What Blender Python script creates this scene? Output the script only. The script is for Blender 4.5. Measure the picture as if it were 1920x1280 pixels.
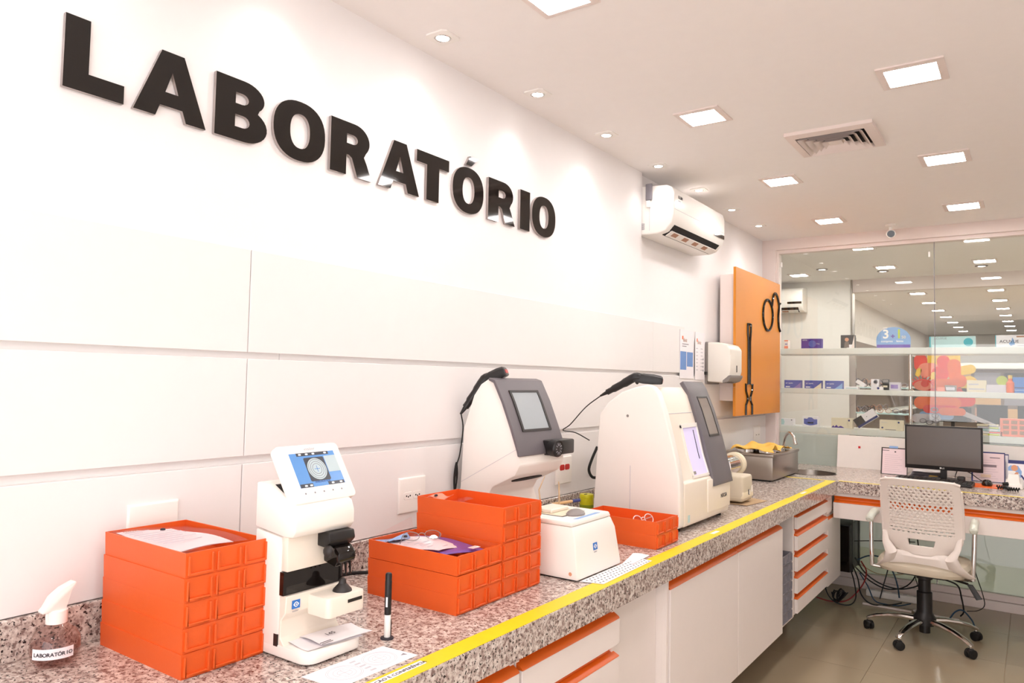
import bpy, bmesh, math, random
from mathutils import Vector, Matrix
random.seed(7)
for o in list(bpy.data.objects): bpy.data.objects.remove(o)
SC = bpy.context.scene
COL = SC.collection
PI = math.pi
# ------------------------------------------------------------------ camera
# the room: x = 0 at the camera, left wall at x = WX, counter runs along y, glass wall at y = GY
WX, GY, CEIL, CT, CE = -1.79, 6.17, 2.70, 0.90, -1.058
cam_data = bpy.data.cameras.new('camera')
cam = bpy.data.objects.new('camera', cam_data); COL.objects.link(cam)
cam_data.sensor_width = 36.0
cam_data.lens = 1382.44 / 1920 * 36.0
cam_data.clip_start = 0.02
yaw, pit, rol = 0.616637547, 0.0509259847, 0.020124018
f = Vector((-math.sin(yaw)*math.cos(pit), math.cos(yaw)*math.cos(pit), math.sin(pit)))
r0 = f.cross(Vector((0, 0, 1))).normalized(); u0 = r0.cross(f)
r = math.cos(rol)*r0 + math.sin(rol)*u0; u = -math.sin(rol)*r0 + math.cos(rol)*u0
M = Matrix((r, u, -f)).transposed().to_4x4(); M.translation = Vector((0, 0, 1.52))
cam.matrix_world = M
SC.camera = cam
# ------------------------------------------------------------------ world, exposure, fill light
SC.view_settings.view_transform = 'Standard'
SC.view_settings.look = 'None'
SC.view_settings.gamma = 1.0
SC.view_settings.use_curve_mapping = False
SC.view_settings.exposure = 0.30
PANEL_W = 60.0       # emission of the ceiling light panels
SPOT_W = 1.7         # watts of each downlight
FILL_W = 60.0         # power of the unseen fill light added behind the photographer
w = bpy.data.worlds.new('world'); SC.world = w; w.use_nodes = True
w.node_tree.nodes['Background'].inputs[0].default_value = (0.9, 0.95, 1.0, 1)
w.node_tree.nodes['Background'].inputs[1].default_value = 0.35
def area(name, loc, rot, sx, sy, power, col):
    d = bpy.data.lights.new(name, 'AREA'); d.shape = 'RECTANGLE'; d.size = sx; d.size_y = sy
    d.energy = power; d.color = col
    o = bpy.data.objects.new(name, d); COL.objects.link(o); o.location = loc; o.rotation_euler = rot
    return o
# fill light added behind the camera, tilted up to brighten near wall and ceiling
area('rear_fill', (0.2, -1.5, 1.30), (math.radians(110), 0, 0), 3.2, 2.0, FILL_W, (1.0, 0.965, 0.97))
# ------------------------------------------------------------------ helpers
def lin(h):
    h = h.lstrip('#'); v = [int(h[i:i+2], 16)/255 for i in (0, 2, 4)]
    return tuple((c/12.92 if c <= .04045 else ((c+.055)/1.055)**2.4) for c in v) + (1.0,)
MATS = {}
def mat(name, col='#cccccc', rough=.5, metal=0.0, var=0.03, scale=20, bump=0.0, bscale=200, spec=.5, emit=0, ecol=None, trans=0, ior=1.45, coat=0):
    m = bpy.data.materials.new(name); m.use_nodes = True; nt = m.node_tree; b = nt.nodes['Principled BSDF']
    c = lin(col)
    tc = nt.nodes.new('ShaderNodeTexCoord')
    if var:
        n = nt.nodes.new('ShaderNodeTexNoise'); n.inputs['Scale'].default_value = scale; n.inputs['Detail'].default_value = 3
        nt.links.new(tc.outputs['Object'], n.inputs['Vector'])
        mx = nt.nodes.new('ShaderNodeMix'); mx.data_type = 'RGBA'
        mx.inputs['A'].default_value = tuple(x*(1-var) for x in c[:3]) + (1,)
        mx.inputs['B'].default_value = tuple(min(1, x*(1+var)) for x in c[:3]) + (1,)
        nt.links.new(n.outputs['Fac'], mx.inputs['Factor']); nt.links.new(mx.outputs['Result'], b.inputs['Base Color'])
    else:
        b.inputs['Base Color'].default_value = c
    b.inputs['Roughness'].default_value = rough; b.inputs['Metallic'].default_value = metal
    b.inputs['Specular IOR Level'].default_value = spec
    b.inputs['Transmission Weight'].default_value = trans; b.inputs['IOR'].default_value = ior
    b.inputs['Coat Weight'].default_value = coat
    if emit:
        b.inputs['Emission Color'].default_value = lin(ecol or col); b.inputs['Emission Strength'].default_value = emit
    if bump:
        n2 = nt.nodes.new('ShaderNodeTexNoise'); n2.inputs['Scale'].default_value = bscale; n2.inputs['Detail'].default_value = 2
        nt.links.new(tc.outputs['Object'], n2.inputs['Vector'])
        bp = nt.nodes.new('ShaderNodeBump'); bp.inputs['Strength'].default_value = bump; bp.inputs['Distance'].default_value = .002
        nt.links.new(n2.outputs['Fac'], bp.inputs['Height']); nt.links.new(bp.outputs['Normal'], b.inputs['Normal'])
    MATS[name] = m
    return m
def glassy(name, tint='#ffffff', gloss=1.0, rough=0.0, ior=1.5, dens=0.0):
    """thin sheet glass: clear view plus Fresnel reflection"""
    m = bpy.data.materials.new(name); m.use_nodes = True; nt = m.node_tree; nt.nodes.clear()
    out = nt.nodes.new('ShaderNodeOutputMaterial'); mix = nt.nodes.new('ShaderNodeMixShader')
    tr = nt.nodes.new('ShaderNodeBsdfTransparent'); tr.inputs[0].default_value = lin(tint)
    gl = nt.nodes.new('ShaderNodeBsdfGlossy'); gl.inputs['Roughness'].default_value = rough
    # Schlick reflectance, the same from either side of the sheet
    fr = nt.nodes.new('ShaderNodeLayerWeight'); fr.inputs[0].default_value = .5
    pw = nt.nodes.new('ShaderNodeMath'); pw.operation = 'POWER'; pw.inputs[1].default_value = 5
    ma = nt.nodes.new('ShaderNodeMath'); ma.operation = 'MULTIPLY_ADD'; ma.inputs[1].default_value = .95; ma.inputs[2].default_value = .05
    mu = nt.nodes.new('ShaderNodeMath'); mu.operation = 'MULTIPLY'; mu.inputs[1].default_value = gloss
    nt.links.new(fr.outputs['Facing'], pw.inputs[0]); nt.links.new(pw.outputs[0], ma.inputs[0]); nt.links.new(ma.outputs[0], mu.inputs[0]); nt.links.new(mu.outputs[0], mix.inputs[0])
    nt.links.new(tr.outputs[0], mix.inputs[1]); nt.links.new(gl.outputs[0], mix.inputs[2]); nt.links.new(mix.outputs[0], out.inputs[0])
    MATS[name] = m
    return m
class MB:
    """collects shapes in world or local coordinates and links them as ONE mesh object"""
    def __init__(s): s.bm = bmesh.new()
    def poly(s, pts):
        return s.bm.faces.new([s.bm.verts.new(p) for p in pts])
    def box(s, x0, x1, y0, y1, z0, z1):
        v = [s.bm.verts.new(p) for p in ((x0,y0,z0),(x1,y0,z0),(x1,y1,z0),(x0,y1,z0),(x0,y0,z1),(x1,y0,z1),(x1,y1,z1),(x0,y1,z1))]
        for q in ((0,3,2,1),(4,5,6,7),(0,1,5,4),(1,2,6,5),(2,3,7,6),(3,0,4,7)): s.bm.faces.new([v[i] for i in q])
        return s
    def bar(s, a, b, wd, ht, up=(0,0,1)):
        a = Vector(a); b = Vector(b); d = (b-a).normalized(); up = Vector(up)
        if abs(d.dot(up)) > .98: up = Vector((1,0,0))
        sd = d.cross(up).normalized()*wd/2; uu = sd.cross(d).normalized()*ht/2
        P = [a-sd-uu, a+sd-uu, a+sd+uu, a-sd+uu, b-sd-uu, b+sd-uu, b+sd+uu, b-sd+uu]
        v = [s.bm.verts.new(p) for p in P]
        for q in ((0,1,2,3),(4,7,6,5),(0,4,5,1),(1,5,6,2),(2,6,7,3),(3,7,4,0)): s.bm.faces.new([v[i] for i in q])
        return s
    def hexa(s, P):
        v = [s.bm.verts.new(p) for p in P]
        for q in ((0,3,2,1),(4,5,6,7),(0,1,5,4),(1,2,6,5),(2,3,7,6),(3,0,4,7)): s.bm.faces.new([v[i] for i in q])
        return s
    def prism(s, prof, ax, a, b):
        """2-D profile (the two other axes, in xyz order) swept along axis ax from a to b"""
        def P(q, t):
            l = list(q); l.insert(ax, t); return l
        A = [s.bm.verts.new(P(q, a)) for q in prof]; B = [s.bm.verts.new(P(q, b)) for q in prof]
        n = len(prof)
        s.bm.faces.new(A); s.bm.faces.new(B[::-1])
        for i in range(n): s.bm.faces.new([A[i], B[i], B[(i+1) % n], A[(i+1) % n]])
        return s
    def loft(s, loops, caps=True, closed=True):
        L = [[s.bm.verts.new(p) for p in lp] for lp in loops]; n = len(loops[0])
        for k in range(len(L)-1):
            for i in range(n if closed else n-1):
                s.bm.faces.new([L[k][i], L[k][(i+1) % n], L[k+1][(i+1) % n], L[k+1][i]])
        if caps: s.bm.faces.new(L[0][::-1]); s.bm.faces.new(L[-1])
        return s
    def tube(s, pts, rad, seg=8, closed=False):
        pts = [Vector(p) for p in pts]; n = len(pts); rr = rad if hasattr(rad, '__len__') else [rad]*n
        loops = []; ref = None
        for i in range(n):
            if closed: t = (pts[(i+1) % n]-pts[i-1])
            else: t = pts[min(i+1, n-1)]-pts[max(i-1, 0)]
            if t.length < 1e-9: t = Vector((0,0,1))
            t.normalize()
            if ref is None: ref = Vector((0,0,1)) if abs(t.z) < .9 else Vector((1,0,0))
            a = (ref - t*ref.dot(t))
            if a.length < 1e-6: a = t.orthogonal()
            a.normalize(); ref = a; b = t.cross(a)
            loops.append([pts[i]+(a*math.cos(2*PI*k/seg)+b*math.sin(2*PI*k/seg))*rr[i] for k in range(seg)])
        if closed: loops.append(loops[0])
        s.loft(loops, caps=not closed)
        return s
    def cyl(s, a, b, r1, r2=None, seg=20): return s.tube([a, b], [r1, r1 if r2 is None else r2], seg)
    def lathe(s, prof, c=(0,0,0), ax=2, seg=24, caps=True):
        """prof = list of (radius, height along ax)"""
        loops = []
        for rad, h in prof:
            lp = []
            for k in range(seg):
                q = [rad*math.cos(2*PI*k/seg), rad*math.sin(2*PI*k/seg)]; q.insert(ax, h)
                lp.append((c[0]+q[0], c[1]+q[1], c[2]+q[2]))
            loops.append(lp)
        return s.loft(loops, caps)
    def ball(s, c, rx, ry=None, rz=None, seg=14):
        ry = rx if ry is None else ry; rz = rx if rz is None else rz
        bmesh.ops.create_uvsphere(s.bm, u_segments=seg, v_segments=max(6, seg//2), radius=1, matrix=Matrix.Translation(c) @ Matrix.Diagonal((rx, ry, rz, 1)))
        return s
    def xf(s, m):
        bmesh.ops.transform(s.bm, matrix=m, verts=s.bm.verts); return s
    def bevel(s, w, seg=2, ang=30):
        bmesh.ops.remove_doubles(s.bm, verts=s.bm.verts, dist=1e-6)
        bmesh.ops.recalc_face_normals(s.bm, faces=s.bm.faces)
        e = [x for x in s.bm.edges if len(x.link_faces) == 2 and x.calc_face_angle() > math.radians(ang)]
        bmesh.ops.bevel(s.bm, geom=e, offset=w, offset_type='OFFSET', segments=seg, profile=.5, affect='EDGES', clamp_overlap=True)
        return s
    def mesh(s, name, org=(0,0,0), smooth=True):
        bmesh.ops.recalc_face_normals(s.bm, faces=s.bm.faces)
        if org != (0,0,0): bmesh.ops.translate(s.bm, vec=(-org[0],-org[1],-org[2]), verts=s.bm.verts)
        me = bpy.data.meshes.new(name); s.bm.to_mesh(me); s.bm.free()
        if smooth:
            for p in me.polygons: p.use_smooth = True
            try: me.set_sharp_from_angle(angle=math.radians(32))
            except Exception: pass
        return me
def M_(m): return MATS[m] if isinstance(m, str) else m
def rawobj(name, me, m, parent=None):
    o = bpy.data.objects.new(name, me); COL.objects.link(o)
    if m is not None and not me.materials: me.materials.append(M_(m))
    if parent is not None: o.parent = parent
    return o
def tag(o, label, cat, group=None):
    o['label'] = label; o['category'] = cat
    if group: o['group'] = group
    return o
class Thing:
    """an Empty at the base of a thing; parts are given in world coordinates (or local when local=True)"""
    def __init__(s, name, label, cat, loc, rz=0, group=None, local=False):
        s.o = bpy.data.objects.new(name, None); COL.objects.link(s.o); s.o.location = loc; s.o.rotation_euler = (0,0,rz)
        s.o.empty_display_size = .05
        tag(s.o, label, cat, group); s.org = (0,0,0) if local else tuple(loc)
    def part(s, name, mb, m, parent=None, label=None):
        me = mb.mesh(name, s.org) if isinstance(mb, MB) else mb
        o = rawobj(name, me, m, parent or s.o)
        if label: o['label'] = label
        return o
def single(name, mb, m, label, cat, loc, group=None):
    o = rawobj(name, mb.mesh(name, tuple(loc)), m); o.location = loc
    return tag(o, label, cat, group)
def struct(name, mb, m, parent=None):
    o = rawobj(name, mb.mesh(name), m, parent)
    if parent is None: o['kind'] = 'structure'
    return o
def copy_tree(o, parent=None):
    c = o.copy(); COL.objects.link(c)
    if parent is not None: c.parent = parent
    for ch in list(o.children): copy_tree(ch, c)
    return c
def text_mesh(txt, size, origin, U, V, depth=.0004, align='LEFT', bold=0.0, org=(0,0,0), sx=1.0):
    """flat lettering: text along U, up along V, starting at origin"""
    cu = bpy.data.curves.new('txt', 'FONT'); cu.body = txt; cu.size = size; cu.align_x = align; cu.extrude = depth; cu.offset = bold
    cu.resolution_u = 3
    o = bpy.data.objects.new('txt', cu); COL.objects.link(o)
    dg = bpy.context.evaluated_depsgraph_get(); me = bpy.data.meshes.new_from_object(o.evaluated_get(dg))
    bpy.data.objects.remove(o); bpy.data.curves.remove(cu)
    U = Vector(U).normalized(); V = Vector(V).normalized(); W = U.cross(V)
    m = Matrix((U*sx, V, W)).transposed().to_4x4(); m.translation = Vector(origin) - Vector(org)
    me.transform(m); me.materials.clear()
    return me
def rrect(x0, x1, y0, y1, rad, n=4):
    P = []
    for cx, cy, a in ((x1-rad, y0+rad, -90), (x1-rad, y1-rad, 0), (x0+rad, y1-rad, 90), (x0+rad, y0+rad, 180)):
        for k in range(n+1):
            t = math.radians(a+90*k/n); P.append((cx+rad*math.cos(t), cy+rad*math.sin(t)))
    return P
def circ(cx, cy, rx, ry=None, n=24):
    ry = rx if ry is None else ry
    return [(cx+rx*math.cos(2*PI*k/n), cy+ry*math.sin(2*PI*k/n)) for k in range(n)]
def smooth_path(pts, n=6):
    """Catmull-Rom through the points"""
    P = [Vector(p) for p in pts]; P = [2*P[0]-P[1]] + P + [2*P[-1]-P[-2]]; out = []
    for i in range(1, len(P)-2):
        for k in range(n):
            t = k/n; a, b, c, d = P[i-1:i+3]
            out.append(.5*((2*b)+(c-a)*t+(2*a-5*b+4*c-d)*t*t+(3*b-a-3*c+d)*t**3))
    out.append(P[-2]); return out
# ------------------------------------------------------------------ materials
mat('wall_paint', '#f5f1f0', .6, bump=.05, bscale=300, var=.01)
mat('panel_laminate', '#f0ecea', .38, var=.01)
mat('ceiling_paint', '#faf5f2', .8, var=.015, bump=.05, bscale=150)
mat('frame_white', '#eee0da', .45, var=.01)
mat('laminate', '#f0e6e0', .35, var=.012)
mat('laminate_dark', '#2a2624', .6)
mat('rail_orange', '#dd6418', .33, var=.04)
mat('tray_orange', '#e45e22', .36, var=.05, scale=9, bump=.08, bscale=350)
mat('tape_yellow', '#ecd016', .45, var=.05, scale=30)
mat('device_white', '#f5efe8', .4, var=.008)
mat('device_ivory', '#efe4d6', .45, var=.01)
mat('device_beige', '#cfc3ae', .5)
mat('bezel_grey', '#6a6468', .42, var=.04, bump=.1, bscale=900)
mat('black_plastic', '#1d1a1a', .38, var=.1)
mat('dark_plastic', '#2c2726', .45, var=.08)
mat('gloss_black', '#171210', .05, var=0, spec=.6)
mat('letter_edge', '#a89c98', .2)
mat('screen_off', '#5a514b', .22, var=.02)
mat('lcd_grey', '#a9b0b4', .15, var=.05, scale=6)
mat('lcd_blue', '#5f93d0', .25, var=.05, emit=.08)
mat('lcd_dark', '#3c4048', .3, emit=.1)
mat('lcd_brown', '#8f837c', .12, var=.12, scale=5)
mat('lcd_pale', '#b4c4c8', .3, emit=.08)
mat('lcd_white', '#eef4f6', .3, emit=.15)
mat('chrome', '#d8d4d0', .12, metal=1, var=.02)
mat('steel', '#a09890', .3, metal=1, var=.06, scale=8, bump=.06, bscale=60)
mat('paper', '#f4eff2', .7, var=.012, scale=12)
mat('paper_grey', '#d9d4dc', .7, var=.04)
mat('print_grey', '#8d8890', .7)
mat('print_light', '#c6c2ca', .7)
mat('print_dark', '#2b2730', .6)
mat('print_blue', '#6f93cc', .6, var=.05, scale=60)
mat('logo_blue', '#2a74c8', .4, var=.02)
mat('navy', '#2c3470', .5)
mat('violet', '#7a5fb4', .5, var=.08)
mat('light_blue', '#8fb2e0', .5, var=.08)
mat('orange_board', '#d9892a', .42, var=.05, scale=3, bump=.05, bscale=400)
mat('dispenser_white', '#efe9df', .3, var=.01)
mat('dispenser_grey', '#8c8480', .4)
mat('plate_white', '#f7f2ec', .3, var=.008)
mat('red_plastic', '#c31818', .35, var=.05)
mat('tin_yellow', '#d6cf1c', .3, var=.12, scale=60)
mat('tin_green', '#8a9a24', .3, var=.25, scale=70)
mat('cloth_yellow', '#eebf5e', .9, var=.08, scale=30, bump=.3, bscale=120)
mat('wood', '#c8a070', .5, var=.1)
mat('cream', '#e8dcc2', .6)
mat('kraft', '#b99b78', .8, var=.06)
mat('chair_white', '#efe4dc', .4, var=.01)
mat('chair_pad', '#d9cdb8', .6, var=.03)
mat('arm_green', '#dfe3d6', .35)
mat('cable_black', '#161514', .5)
mat('cable_blue', '#27465f', .5)
mat('cable_red', '#8c2522', .5)
mat('cable_tan', '#a89070', .5)
mat('crate_grey', '#827e84', .5, var=.08)
mat('rubber', '#1a1918', .6)
mat('shelf_white', '#e6e6e0', .4, var=.01)
mat('film_grey', '#b9c0ba', .35, var=.02, scale=3)
mat('film_green', '#c3cdb6', .3, var=.05, scale=2)
mat('shop_wall', '#ece6e0', .6)
mat('brown_wall', '#7a6a60', .6, var=.06)
mat('shop_dark', '#3a3634', .5)
mat('floor_shop', '#b7a894', .2)
mat('skin_print', '#dda07e', .7)
mat('teal_print', '#4fb0bd', .5, var=.05)
mat('pale_teal', '#bfdcdc', .5, var=.05)
mat('lens_blue', '#5a64b4', .45, var=.1, scale=30)
mat('lens_purple', '#4a2c92', .45, var=.08, scale=30)
mat('lens_mauve', '#9a86c2', .45, var=.1)
mat('bright_white', '#fbf8f4', .5, var=0)
mat('lime', '#c6d63a', .5)
mat('decal_orange', '#fb6a1c', .4, var=.2, scale=14)
mat('decal_red', '#ea3a22', .4, var=.2, scale=14)
mat('decal_yellow', '#f8c53c', .4, var=.2, scale=14)
mat('decal_pink', '#f58f74', .4, var=.1, scale=14)
mat('marker_black', '#1b1a1c', .4, var=.4, scale=220)
mat('tan_print', '#b4866e', .6)
mat('dark_hole', '#15100e', .7)
mat('clear_plastic', '#ffffff', .03, trans=1.0, ior=1.35, var=0)
mat('liquid', '#f3f6f6', .0, trans=1.0, ior=1.33, var=0)
mat('nylon_clear', '#e8d9d6', .25)
mat('light_emit', '#ffffff', .5, var=0, emit=PANEL_W, ecol='#fffaf8')
mat('lamp_emit', '#ffffff', .5, var=0, emit=10, ecol='#fff6f2')
mat('shop_emit', '#ffffff', .5, var=0, emit=PANEL_W*1.2, ecol='#fffcf6')
mat('lens_glow', '#e2dcff', .5, var=0, emit=.10, ecol='#d8ccff')
glassy('glass', '#fafcfb', .9)
glassy('poly_bag', '#fffafa', .22, .15)
glassy('bottle_clear', '#f8f0ee', 1.0)
glassy('bottle_liquid', '#f2e9e8', .25)
glassy('lens_glass', '#f4eeee', 1.0)
def film(name, col):
    m = bpy.data.materials.new(name); m.use_nodes = True; nt = m.node_tree; b = nt.nodes['Principled BSDF']; out = nt.nodes['Material Output']
    b.inputs['Base Color'].default_value = lin(col); b.inputs['Roughness'].default_value = .3
    tl = nt.nodes.new('ShaderNodeBsdfTranslucent'); tl.inputs[0].default_value = lin(col); mx = nt.nodes.new('ShaderNodeMixShader'); mx.inputs[0].default_value = .5
    nt.links.new(b.outputs[0], mx.inputs[1]); nt.links.new(tl.outputs[0], mx.inputs[2]); nt.links.new(mx.outputs[0], out.inputs[0]); MATS[name] = m
film('film_grey', '#eef2f0'); film('film_green', '#e2e6da')
def granite():
    m = bpy.data.materials.new('granite'); m.use_nodes = True; nt = m.node_tree; b = nt.nodes['Principled BSDF']
    tc = nt.nodes.new('ShaderNodeTexCoord')
    def noise(sc, det, ro=.6):
        n = nt.nodes.new('ShaderNodeTexNoise'); n.inputs['Scale'].default_value = sc; n.inputs['Detail'].default_value = det; n.inputs['Roughness'].default_value = ro
        nt.links.new(tc.outputs['Object'], n.inputs['Vector']); return n
    def ramp(src, stops):
        rp = nt.nodes.new('ShaderNodeValToRGB'); el = rp.color_ramp.elements
        while len(el) < len(stops): el.new(.5)
        for e, (p, c) in zip(el, stops): e.position = p; e.color = c
        nt.links.new(src, rp.inputs[0]); return rp
    base = ramp(noise(64, 4).outputs['Fac'], [(.34, lin('#96807a')), (.5, lin('#cbbcb2')), (.64, lin('#e4dad2'))])
    n2 = noise(150, 3, .55); dark = ramp(n2.outputs['Fac'], [(.575, (0,0,0,1)), (.625, (1,1,1,1))])
    n3 = noise(70, 3, .6); rust = ramp(n3.outputs['Fac'], [(.54, (0,0,0,1)), (.62, (1,1,1,1))])
    m1 = nt.nodes.new('ShaderNodeMix'); m1.data_type = 'RGBA'; m1.inputs['B'].default_value = lin('#86706a')
    nt.links.new(rust.outputs[0], m1.inputs['Factor']); nt.links.new(base.outputs[0], m1.inputs['A'])
    m2 = nt.nodes.new('ShaderNodeMix'); m2.data_type = 'RGBA'; m2.inputs['B'].default_value = lin('#2c2526')
    nt.links.new(dark.outputs[0], m2.inputs['Factor']); nt.links.new(m1.outputs['Result'], m2.inputs['A'])
    nt.links.new(m2.outputs['Result'], b.inputs['Base Color']); b.inputs['Roughness'].default_value = .16
    MATS['granite'] = m
granite()
def floor_tile_mat():
    m = mat('porcelain', '#a6957c', .12, var=.07, scale=2.5, spec=.5)
floor_tile_mat()
# ================================================================== THE SETTING
XR, YB = 1.5, -1.6
# floor and its tiles
fl = struct('floor', MB().box(-1.95, XR+.1, YB-.1, GY+.12, -.06, -.004), 'kraft')
tile_me = None
for i in range(6):
    for j in range(13):
        if tile_me is None:
            tile_me = MB().box(.001, .599, .001, .599, -.004, 0).mesh('tile', smooth=False); tile_me.materials.append(MATS['porcelain'])
        t = rawobj('tile', tile_me, None, fl); t.location = (-1.95+.6*i, YB+.6*j, 0)
# left wall: backing, smooth upper field that steps back beyond y = 3.77, three rows of lap panels
wl = struct('wall_left', MB().box(WX-.2, WX-.03, YB, GY+.1, 0, CEIL), 'wall_paint')
rawobj('upper_field', MB().box(WX-.03, WX-.004, YB, 3.77, 1.866, CEIL).mesh('upper_field'), 'wall_paint', wl)
for z0, z1, spans in ((1.580, 1.868, ((YB, 1.251), (1.2535, 3.93), (3.9325, 4.40))),
                      (1.292, 1.562, ((YB, 1.251), (1.2535, 3.93), (3.9325, GY))),
                      (.990, 1.270, ((YB, 1.247), (1.2495, 3.93), (3.9325, GY)))):
    for a, b in spans:
        rawobj('panel', MB().box(WX-.03, WX, a, b, z0, z1).bevel(.0012, 1).mesh('panel'), 'panel_laminate', wl)
for a, b, z0, z1 in ((YB, 1.369, 1.562, 1.58), (1.371, 4.40, 1.562, 1.58), (YB, 3.0, 1.27, 1.292), (3.002, GY, 1.27, 1.292)):
    rawobj('backing_strip', MB().box(WX-.03, WX-.017, a, b, z0, z1).mesh('backing_strip'), 'panel_laminate', wl)
struct('wall_right', MB().box(XR, XR+.15, YB, GY+.1, 0, CEIL), 'wall_paint')
wr = MB(); wr.box(WX-.2, -1.45, YB-.15, YB, 0, CEIL); wr.box(-1.45, XR+.15, YB-.15, YB, 2.62, CEIL); wr.box(-1.45, XR+.15, YB-.15, YB, -.05, .2)
struct('wall_rear', wr, 'wall_paint')
struct('ceiling', MB().box(WX-.2, XR+.15, YB-.15, GY+.1, CEIL, CEIL+.1), 'ceiling_paint')
# glass wall at the far end: header, jamb, sill, two panes
wb = struct('wall_back', MB().box(WX-.2, XR, GY-.05, GY+.10, 2.615, CEIL), 'frame_white')
rawobj('jamb', MB().box(WX-.2, -1.712, GY-.05, GY+.10, 0, 2.615).bevel(.002, 1).mesh('jamb'), 'frame_white', wb)
rawobj('inner_trim', MB().box(-1.712, -1.697, GY-.02, GY+.06, .11, 2.615).mesh('inner_trim'), 'frame_white', wb)
rawobj('inner_trim', MB().box(-1.697, XR, GY-.02, GY+.06, 2.588, 2.615).mesh('inner_trim'), 'frame_white', wb)
bb = struct('baseboard_back', MB().box(WX, XR, GY-.03, GY+.10, 0, .062).bevel(.002, 1), 'frame_white')
rawobj('cap_rail', MB().box(WX, XR, GY-.012, GY+.08, .064, .11).bevel(.002, 1).mesh('cap_rail'), 'frame_white', bb)
wn = struct('window_1', MB().box(-.592, -.588, GY+.004, GY+.016, .11, 2.588), 'print_grey')
rawobj('pane', MB().box(-1.697, -.592, GY+.005, GY+.015, .11, 2.588).mesh('pane', smooth=False), 'glass', wn)
rawobj('pane', MB().box(-.588, XR, GY+.005, GY+.015, .11, 2.588).mesh('pane', smooth=False), 'glass', wn)
for zc in (2.50,):
    for xc in (-.62, -1.68):
        rawobj('pane_clip', MB().box(xc-.006, xc+.006, GY-.004, GY+.004, zc-.02, zc+.02).bevel(.001, 1).mesh('pane_clip'), 'bright_white', wn)
# translucent film on the lower part of the glass and a white sheet behind the desk
rawobj('lower_film', MB().box(-1.695, -.595, GY+.018, GY+.022, .30, 1.135).mesh('lower_film'), 'film_grey', wn)
rawobj('lower_film', MB().box(-.585, XR, GY+.018, GY+.022, .30, 1.135).mesh('lower_film'), 'film_grey', wn)
rawobj('green_film', MB().box(-1.695, -.595, GY+.018, GY+.022, .11, .299).mesh('green_film'), 'film_green', wn)
rawobj('green_film', MB().box(-.585, XR, GY+.018, GY+.022, .11, .299).mesh('green_film'), 'film_green', wn)
# ------------------------------------------------------------------ ceiling lights
ORD = ['first', 'second', 'third', 'fourth', 'fifth', 'sixth', 'seventh', 'eighth', 'ninth', 'tenth']
def panel_light(x, y, label, group, s=.1, em='light_emit'):
    t = Thing('ceiling_light', label, 'ceiling light', (x, y, CEIL), 0, group, local=True)
    fr = MB(); e = s*.77
    fr.loft([[(-s,-s,0),(s,-s,0),(s,s,0),(-s,s,0)], [(-s,-s,-.006),(s,-s,-.006),(s,s,-.006),(-s,s,-.006)],
             [(-e,-e,-.009),(e,-e,-.009),(e,e,-.009),(-e,e,-.009)], [(-e,-e,-.004),(e,-e,-.004),(e,e,-.004),(-e,e,-.004)]], caps=False)
    t.part('frame', fr, 'frame_white')
    t.part('diffuser', MB().prism(rrect(-e, e, -e, e, .018), 2, -.0065, -.003), em)
    return t
LX = (-1.184, -.36)
for ci, x in enumerate(LX):
    side = 'row nearer the lettered wall' if ci == 0 else 'row farther from the lettered wall'
    ys = (1.87, 3.10, 4.33, 5.56) if ci == 0 else (3.08, 4.32, 5.53)
    for k, y in enumerate(ys):
        n = len(ys)-k
        lb = ('square ceiling light panel nearest the glass, in the ' if n == 1 else 'square ceiling light panel, %s from the glass, in the ' % ORD[n-1]) + side
        panel_light(x, y, lb, 'ceiling light panels of the laboratory', .1 if ci == 0 else .112)
# unseen panels carry the grid on behind the photographer, added for their light
for x in (-.36, .5):
    for y in (.6, -.6):
        panel_light(x, y, 'added square ceiling light panel behind the viewpoint', 'added ceiling light panels behind the viewpoint', .1)
for y in (1.87,):
    panel_light(.5, y, 'added square ceiling light panel out of view', 'added ceiling light panels behind the viewpoint', .1)
def downlight(x, y, label, tilt):
    t = Thing('downlight', label, 'downlight', (x, y, CEIL), 0, 'downlights along the lettered wall', local=True)
    s = .047
    fr = MB(); n = 20
    out = [(-s,-s),(s,-s),(s,s),(-s,s)]
    ring = [(.03*math.cos(2*PI*k/n), .03*math.sin(2*PI*k/n)) for k in range(n)]
    sq = []
    for k in range(n):
        a = 2*PI*k/n; c, q = math.cos(a), math.sin(a); m = s/max(abs(c), abs(q)); sq.append((m*c, m*q))
    fr.loft([[(a, b, 0) for a, b in sq], [(a, b, -.005) for a, b in sq], [(a, b, -.006) for a, b in ring], [(a*.93, b*.93, .0) for a, b in ring]], caps=False)
    t.part('trim_plate', fr, 'plate_white')
    t.part('gimbal_ring', MB().tube([(.026*math.cos(2*PI*k/20), .026*math.sin(2*PI*k/20), -.004) for k in range(20)], .0035, 6, closed=True), 'chrome')
    t.part('lamp', MB().lathe([(.0215, -.001), (.0215, -.005), (.012, -.008), (.001, -.009)], seg=16), 'lamp_emit')
    d = bpy.data.lights.new('lamp_beam', 'SPOT'); d.energy = SPOT_W; d.spot_size = math.radians(115); d.spot_blend = .8; d.shadow_soft_size = .025; d.color = (1, .95, .95)
    o = bpy.data.objects.new('lamp_beam', d); COL.objects.link(o); o.parent = t.o; o.location = (0, 0, -.03)
    return t
for k in range(9):
    y = 5.49-.6*k
    lb = 'small square downlight along the lettered wall, ' + ('nearest the glass' if k == 0 else '%s from the glass' % ORD[k])
    downlight(-1.66, y, lb, 0)
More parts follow.
